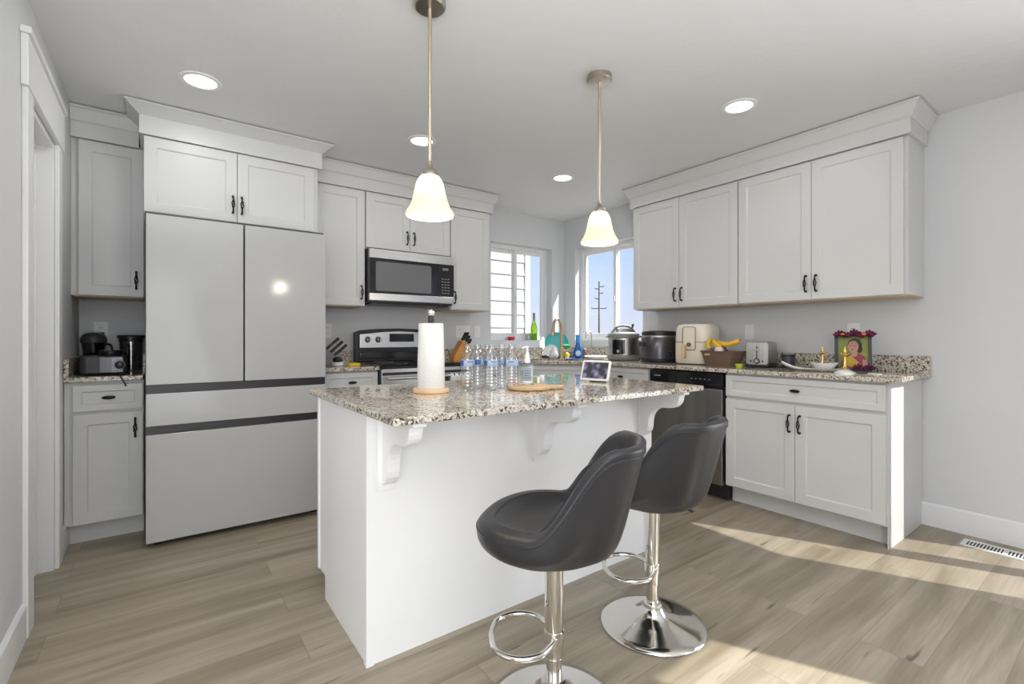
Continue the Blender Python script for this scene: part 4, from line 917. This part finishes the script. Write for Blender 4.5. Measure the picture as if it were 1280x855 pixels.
# offering things and the portrait
t = thing('leaf_dish', 'white boat-shaped dish with upturned tip in front of the portrait', 'dish', (3.30, 1.26, CZ), math.radians(-84))
b = MB(); n = 20
ring_ = []
for i in range(n+1):
    u = -1+2*i/n; x = u*.17-.04; wd = .05*(1-u*u)**.6+.003; lift = .045*max(0, -u)**3+.012*max(0, u)**3
    ring_.append([Vector((x, -wd, .014+lift)), Vector((x, -wd*.6, .004+lift*.9)), Vector((x, 0, .002+lift*.85)), Vector((x, wd*.6, .004+lift*.9)), Vector((x, wd, .014+lift)), Vector((x, wd*.6, .007+lift*.9)), Vector((x, 0, .005+lift*.85)), Vector((x, -wd*.6, .007+lift*.9))])
b.rings(ring_).build('dish', 'ceramic', t, smooth=60)
t = thing('offering_bowl', 'white flared bowl of red petals holding a small brass lamp', 'bowl', (3.30, 1.225, CZ+.008))
MB().lathe([(.034, 0), (.038, .002), (.055, .022), (.074, .046), (.075, .048), (.072, .048), (.052, .025), (.034, .008), (.001, .008)], 36, cap1=False).build('bowl', 'ceramic', t, smooth=45)
b = MB()
for i in range(40): a = random.uniform(0, 6.28); r = .045*math.sqrt(random.random()); b.sph((r*math.cos(a), r*math.sin(a), .036+random.uniform(0, .010)), .012, .010, .005, 8, 5)
b.build('red_petals', 'bagp', t, smooth=180)
def oil_lamp(lbl, loc, s):
    t_ = thing('oil_lamp', lbl, 'oil lamp', loc, 0, 'small brass oil lamps before the portrait')
    MB().lathe([(.020, 0), (.021, .003), (.012, .010), (.006, .020), (.007, .035), (.005, .045), (.006, .058), (.005, .066), (.008, .070)], 24).build('stem', 'brass', t_, smooth=50)
    MB().lathe([(.004, .066), (.016, .070), (.025, .078), (.024, .080), (.012, .076), (.001, .075)], 24, cap1=False).build('oil_cup', 'brass', t_, smooth=50)
    MB().lathe([(.005, .074), (.006, .084), (.009, .090), (.006, .098), (.004, .108), (.001, .118)], 16).build('finial', 'brass', t_, smooth=50)
    t_.scale = (s, s, s); return t_
oil_lamp('small brass oil lamp standing in the white bowl of petals', (3.30, 1.235, CZ+.044), .95)
o = MB().lathe([(.055, 0), (.056, .002), (.035, .014), (.020, .022), (.001, .024)], 30, cap1=False).build('white_stand', 'ceramic', smooth=50, loc=(3.27, 1.105, CZ)); tag(o, 'low white cone-shaped stand under the right brass lamp', 'stand')
oil_lamp('taller brass oil lamp on the white cone in front of the portrait', (3.27, 1.105, CZ+.0235), 1.15)
o = MB().prism([(-.05, -.03), (.05, -.035), (.055, .03), (-.045, .035)], 0, .002).build('paper_napkin', 'paper', loc=(3.33, .975, CZ), rot=(0, 0, .3)); tag(o, 'flat white paper napkin at the right of the portrait', 'napkin')

t = thing('framed_portrait', 'black-framed portrait of a woman in a red and yellow sari, draped with a garland', 'picture frame', (3.43, 1.115, CZ+.003), math.radians(-68))
pf = MB()
tl = math.radians(-9)
for x0_, x1_, z0_, z1_ in ((-.094, -.076, 0, .235), (.076, .094, 0, .235), (-.076, .076, 0, .018), (-.076, .076, .217, .235)): pf.box(x0_, x1_, -.008, .010, z0_, z1_)
pf.build('frame', 'blackp', t, rot=(tl, 0, 0))
ph = MB().box(-.076, .076, .0, .004, .018, .217).build('photograph', 'photobg' if 'photobg' in M else 'green', t, rot=(tl, 0, 0), label='green backdrop of the portrait')
M['photobg'] = mottled('photo_backdrop', (.09, .13, .03), (.24, .25, .02), 6, .4); ph.data.materials[0] = M['photobg']
M['skin'] = mat('photo_skin', (.42, .22, .14), .5); M['hair'] = mat('photo_hair', (.02, .014, .012), .5); M['sari'] = mat('photo_sari', (.26, .02, .06), .5); M['psari'] = mat('photo_yellow', (.50, .30, .02), .5)
def disc2(cx, cz, rx_, rz_, lay, nm, mm, a0=0):
    pts = [(cx+rx_*math.cos(a), cz+rz_*math.sin(a)) for a in [2*PI*i/24 for i in range(24)]]
    return MB().prism(pts, -.0004*lay-.0004, -.0004*lay, 'y').build(nm, mm, ph)
def poly2(pts, lay, nm, mm): return MB().prism(pts, -.0004*lay-.0004, -.0004*lay, 'y').build(nm, mm, ph)
disc2(.010, .165, .036, .040, 1, 'printed_hair', 'hair'); disc2(.034, .140, .014, .026, 1, 'printed_hair', 'hair')
poly2([(-.06, .018), (-.06, .06), (-.035, .098), (-.005, .108), (.03, .108), (.058, .092), (.07, .05), (.072, .018)], 2, 'printed_sari', 'sari')
poly2([(-.008, .095), (-.008, .135), (.020, .135), (.022, .098), (.008, .088)], 3, 'printed_neck', 'skin')
disc2(.002, .153, .027, .036, 4, 'printed_face', 'skin')
poly2([(-.045, .040), (-.040, .080), (-.012, .098), (.030, .055), (.040, .035), (.0, .022)], 5, 'printed_drape', 'psari')
poly2([(.045, .018), (.048, .075), (.066, .070), (.074, .030), (.072, .018)], 6, 'printed_arm', 'skin')
disc2(-.003, .173, .0035, .0035, 6, 'printed_forehead_dot', 'red')
for x_ in (-.011, .009): disc2(x_, .158, .0045, .0022, 6, 'printed_eye', 'hair')
disc2(-.002, .134, .008, .0025, 6, 'printed_mouth', 'sari')
def flowers(nm, lbl, pts, loc, rz):
    b_ = MB(); b2_ = MB()
    for (x, z, r) in pts:
        for k in range(9):
            a = k*2.4; tt = k/9
            Mx = Matrix.Rotation(a, 4, 'Y') @ Matrix.Rotation(.5, 4, 'X')
            b_.sph((x+r*.6*math.cos(a)*tt, random.uniform(-.008, .008), z+r*.6*math.sin(a)*tt), r*.55, r*.16, r*.26, 7, 5, Mx)
    o_ = b_.build(nm, 'bagp', smooth=180, loc=loc, rot=(0, 0, rz)); return tag(o_, lbl, 'flowers')
g = flowers('flower_garland', 'dark magenta flower garland across the top of the portrait frame', [(-.092+i*.0155, .238+.010*math.sin(i*1.3)-.0014*abs(i-6), .022) for i in range(13)], (3.415+.012, 1.115-.005, CZ), math.radians(-68))
b = MB()
for x in (-.062, -.055, .045, .052): b.sph((x, -.018, .231), .008, .006, .007, 8, 5)
b.build('orange_blossom', 'orange', g, smooth=180, label='small orange blossoms')
flowers('flower_bunch', 'dark purple flowers lying at the lower right of the portrait', [(.01+i*.017, .022+.008*math.sin(i*2), .020) for i in range(6)], (3.385, 1.10, CZ+.010), math.radians(-68))

# ------------------------------------------------------------------ counter by the range
t = thing('knife_block', 'honey wood knife block with black-handled knives right of the range', 'knife block', (2.175, 3.80, CZ), math.radians(0))
b = MB().prism([(-.06, 0), (.055, 0), (.055, .03), (.115, .135), (.035, .185), (-.060, .03)], -.045, .045, 'y'); b.build('block', 'wood', t, bevel=.003)
ax = Vector((.06, 0, .105)).normalized(); px_ = Vector((.080, 0, -.050)).normalized()
k = 0
for r_ in range(3):
    for c_ in range(3):
        base = Vector((.048, -.028+c_*.028, .178))+px_*(.010+r_*.027)
        b = MB(); b.tube([base-ax*.01, base+ax*.012], .006, 8); kk = b.build('knife', 'steel', t); kk['label'] = 'black-handled kitchen knife'
        Lh = .095-.018*r_
        MB().tube([base+ax*.010, base+ax*(.02), base+ax*Lh*.6, base+ax*Lh], [.009, .010, .011, .009], 8).build('handle', 'blackp', kk, smooth=50)
t = thing('knife_block', 'dark grey knife block with three long black handles left of the range', 'knife block', (.985, 3.77, CZ), math.radians(0))
MB().prism([(-.06, 0), (.075, 0), (.10, .055), (.015, .125), (-.06, .05)], -.04, .04, 'y').build('block', 'slate' if 'slate' in M else 'greyp', t, bevel=.003)
ax = Vector((.085, 0, .075)).normalized()
for i, (x, z) in enumerate(((.022, .115), (.052, .090), (.082, .064))):
    base = Vector((x-.004, 0, z)); kk = MB().tube([base-ax*.01, base+ax*.02], .006, 8).build('knife', 'steel', t)
    MB().tube([base+ax*.012, base+ax*.06, base+ax*.135], [.011, .010, .012], 8).build('handle', 'blackp', kk, smooth=50)
t = thing('ladle_cup', 'white cup holding a black ladle at the edge of the counter beside the refrigerator', 'cup', (1.045, 3.60, CZ))
MB().lathe([(.03, 0), (.038, .003), (.045, .03), (.043, .03), (.034, .006), (.001, .006)], 28, cap1=False).build('cup', 'ceramic', t, smooth=45)
MB().sph((0, 0, .045), .034, .034, .024).build('ladle_bowl', 'blackp', t, smooth=180)
o = MB().rings([rr3(.045, .028, .01, 0), rr3(.048, .03, .01, .014), rr3(.035, .018, .01, .020)]).build('yellow_packet', 'yellow', smooth=40, loc=(1.155, 3.58, CZ), rot=(0, 0, .3)); tag(o, 'small yellow packet on the counter left of the range', 'packet')

# ------------------------------------------------------------------ left nook
t = thing('food_processor', 'black and silver food processor base with tilted smoky jar in the left nook', 'food processor', (-.265, 3.665, CZ), 0)
MB().prism(rrect(-.105, .095, -.13, .13, .03, 5), .006, .105, 'z').build('motor_base', 'darkp', t, bevel=.006)
MB().prism([(-.02, -.136), (.035, -.142), (.085, -.136), (.085, -.120), (-.02, -.120)], .012, .100, 'z').build('front_plate', 'fpsteel', t, bevel=.002)
MB().lathe([(.052, .100), (.055, .104), (.055, .132), (.050, .136)], 32, (.02, 0, 0)).build('turntable', 'blackp', t, smooth=40)
MB().lathe([(.022, 0), (.020, .014), (.017, .016)], 24).build('dial', 'blackp', t, smooth=40, loc=(.070, -.143, .055), rot=(PI/2, 0, 0))
MB().lathe([(.025, 0), (.025, .003)], 24).build('dial_ring', 'greyp', t, smooth=40, loc=(.070, -.140, .055), rot=(PI/2, 0, 0))
t = thing('blender_jar', 'smoky plastic jar with domed dark lid at the left of the nook', 'jar', (-.340, 3.90, CZ))
MB().lathe([(.035, 0), (.040, .004), (.052, .12), (.060, .18), (.058, .18), (.050, .12), (.037, .008), (.001, .008)], 32, cap1=False).build('jar', 'petdark', t, smooth=45)
MB().lathe([(.062, .178), (.064, .184), (.064, .205), (.055, .225), (.03, .238), (.001, .241)], 32, cap1=False).build('lid', 'darkp', t, smooth=45)
MB().tube(spline([(.055, -.02, .17), (.085, -.03, .16), (.085, -.03, .10), (.05, -.02, .07)], 5), .007, 8).build('handle', 'blackp', t, smooth=60)
t = thing('mixing_container', 'clear tall plastic container with wide black lid beside the refrigerator', 'container', (-.160, 3.905, CZ))
MB().lathe([(.050, 0), (.056, .004), (.060, .20), (.058, .20), (.053, .008), (.001, .008)], 36, cap1=False).build('container', 'petc' if 'petc' in M else 'petdark', t, smooth=45)
MB().lathe([(.061, .185), (.063, .190), (.063, .207), (.072, .208), (.072, .222), (.068, .226), (.001, .227)], 36, cap1=False).build('lid', 'blackp', t, smooth=45)
MB().tube(spline([(-.01, -.055, .17), (-.012, -.085, .155), (-.014, -.085, .07), (-.012, -.055, .05)], 5), .008, 8).build('handle', 'blackp', t, smooth=60)
MB().lathe([(.012, .008), (.010, .03), (.010, .15)], 12).build('blade_shaft', 'darkp', t)
o = MB().tube(spline([(-.175, 3.45, CZ+.004), (-.19, 3.405, CZ+.006), (-.182, 3.378, .905), (-.165, 3.372, .87), (-.16, 3.372, .855)], 5), .004, 8).build('power_plug_cord', 'blackp', smooth=60); tag(o, 'black cord end hanging over the left nook counter edge', 'cord')
o = MB().box(-.075, .075, 0, .002, 0, .115).build('recipe_card', 'card' if 'card' in M else 'cream', loc=(-.262, 3.965, CZ+.012), rot=(math.radians(-8), 0, 0)); tag(o, 'pale printed card leaning at the back of the left nook', 'card')

# ------------------------------------------------------------------ outlets, vent
def outlet(label, loc, rz, gangs=1, kind='outlet', plug=False):
    w_ = .036*gangs+(.01*(gangs-1)); t_ = thing('wall_'+kind, label, kind, loc, rz)
    MB().prism(rrect(-w_, w_, -.058, .058, .004, 3), -.005, 0, 'y').build('cover_plate', 'white', t_, bevel=.0015)
    for g_ in range(gangs):
        x = (g_-(gangs-1)/2)*.046
        if kind == 'switch' or (gangs == 2 and g_ == 1): MB().box(x-.016, x+.016, -.008, -.005, -.033, .033).build('rocker', 'vinyl', t_, bevel=.001)
        else:
            for s_ in (-1, 1):
                f_ = MB().prism(rrect(x-.014, x+.014, s_*.020-.012, s_*.020+.012, .006, 3), -.0065, -.005, 'y').build('socket', 'vinyl', t_)
                b_ = MB(); b_.box(x-.007, x-.005, -.0068, -.0065, s_*.020-.004, s_*.020+.005); b_.box(x+.005, x+.007, -.0068, -.0065, s_*.020-.004, s_*.020+.005); b_.build('slot', 'hole', f_)
    if plug:
        MB().prism(rrect(-.018, .018, -.038, -.008, .005, 3), -.035, -.0068, 'y').build('plug', 'blackp', t_)
        MB().tube(spline([(0, -.03, -.03), (.002, -.035, -.07), (.01, -.03, -.13), (.0, -.02, -.18)], 5), .004, 8).build('cord', 'blackp', t_, smooth=60)
    return t_
outlet('white wall outlet with black plug in the left nook', (-.345+.03, WY, 1.165), 0, plug=True)
outlet('white outlet on the wall between refrigerator and range', (1.085, WY, 1.180), 0)
outlet('double-width white wall plate behind the wooden knife block', (2.36, WY, 1.18), 0, 2)
outlet('single white light switch beside the left window', (2.525, WY, 1.18), 0, 1, 'switch')
outlet('white switch plate on the right wall above the toaster', (WX, 1.895, 1.165), RZ, 1, 'switch')
outlet('white outlet on the right wall behind the garlanded portrait', (WX, 1.20, 1.16), RZ, 1)
t = thing('floor_vent', 'white metal floor register near the right wall', 'floor vent', (3.545, .475, 0), PI/2)
b = MB(); b.box(-.165, .165, -.058, -.042, 0, .005); b.box(-.165, .165, .042, .058, 0, .005); b.box(-.165, -.145, -.042, .042, 0, .005); b.box(.145, .165, -.042, .042, 0, .005); b.box(-.006, .006, -.042, .042, 0, .005)
for i in range(22): x = -.145+i*.0132; b.box(x, x+.0055, -.042, .042, 0, .004)
b.build('grille', 'vent', t)
MB().box(-.145, .145, -.042, .042, .0003, .0008).build('duct_shadow', 'hole', t, label='flat dark sheet painted as duct shade')  # dark sheet under the slats paints the shade inside the duct

# ------------------------------------------------------------------ outside
g = struct(MB().box(-60, 140, -60, 160, -.6, -.5).build('ground', 'ground'))
# neighbouring house with lap siding
M['sidetrim'] = mat('house_trim_paint', (.46, .46, .45), .5)
nh = thing('neighbor_house', 'neighbouring house wall with white lap siding outside the left window', 'house')
b = MB(); y = 5.7; ex = .196; x1 = 4.52
for i in range(26):
    z = -.5+i*ex; b.prism([(y-.020, z), (y-.004, z+ex), (y+.02, z+ex), (y+.02, z)], -3, x1-.1, 'x')
b.build('lap_siding', 'siding', nh)
MB().box(-3, x1-.02, y+.02, 9, -.5, 4.6).build('house_body', 'siding', nh)
MB().box(x1-.10, x1, y-.03, y+.02, -.5, 4.6).build('corner_board', 'sidetrim', nh)
MB().prism([(y-.4, 4.6), (9.4, 4.6), (7.3, 6.2)], -3.4, x1+.3, 'x').build('roof', 'darkp', nh)
# utility pole
t = thing('utility_pole', 'tall dark utility pole with crossarms far outside the right window', 'utility pole', (46.6, 43.9, -.5))
PH = 9.0
d0 = 46.6*.5926+43.9*.8055
MB().lathe([(.11, 0), (.08, PH)], 12).build('pole', 'polew', t)
cam_r = Vector((.8055, -.5926, 0))
def arm(z, a, c): 
    b_ = MB(); p = cam_r; b_.tube([Vector((0, 0, z))+p*a, Vector((0, 0, z))+p*c], .06, 6)
    for s_ in (a, c): b_.tube([Vector((0, 0, z))+p*s_, Vector((0, 0, z+.16))+p*s_], .05, 6)
    b_.build('crossarm', 'polew', t)
for z, a, c in ((5.4, -.95, .95), (6.7, -.5, 0), (7.4, 0, .5), (8.0, -.5, 0), (8.3, 0, .6)): arm(z, a, c)
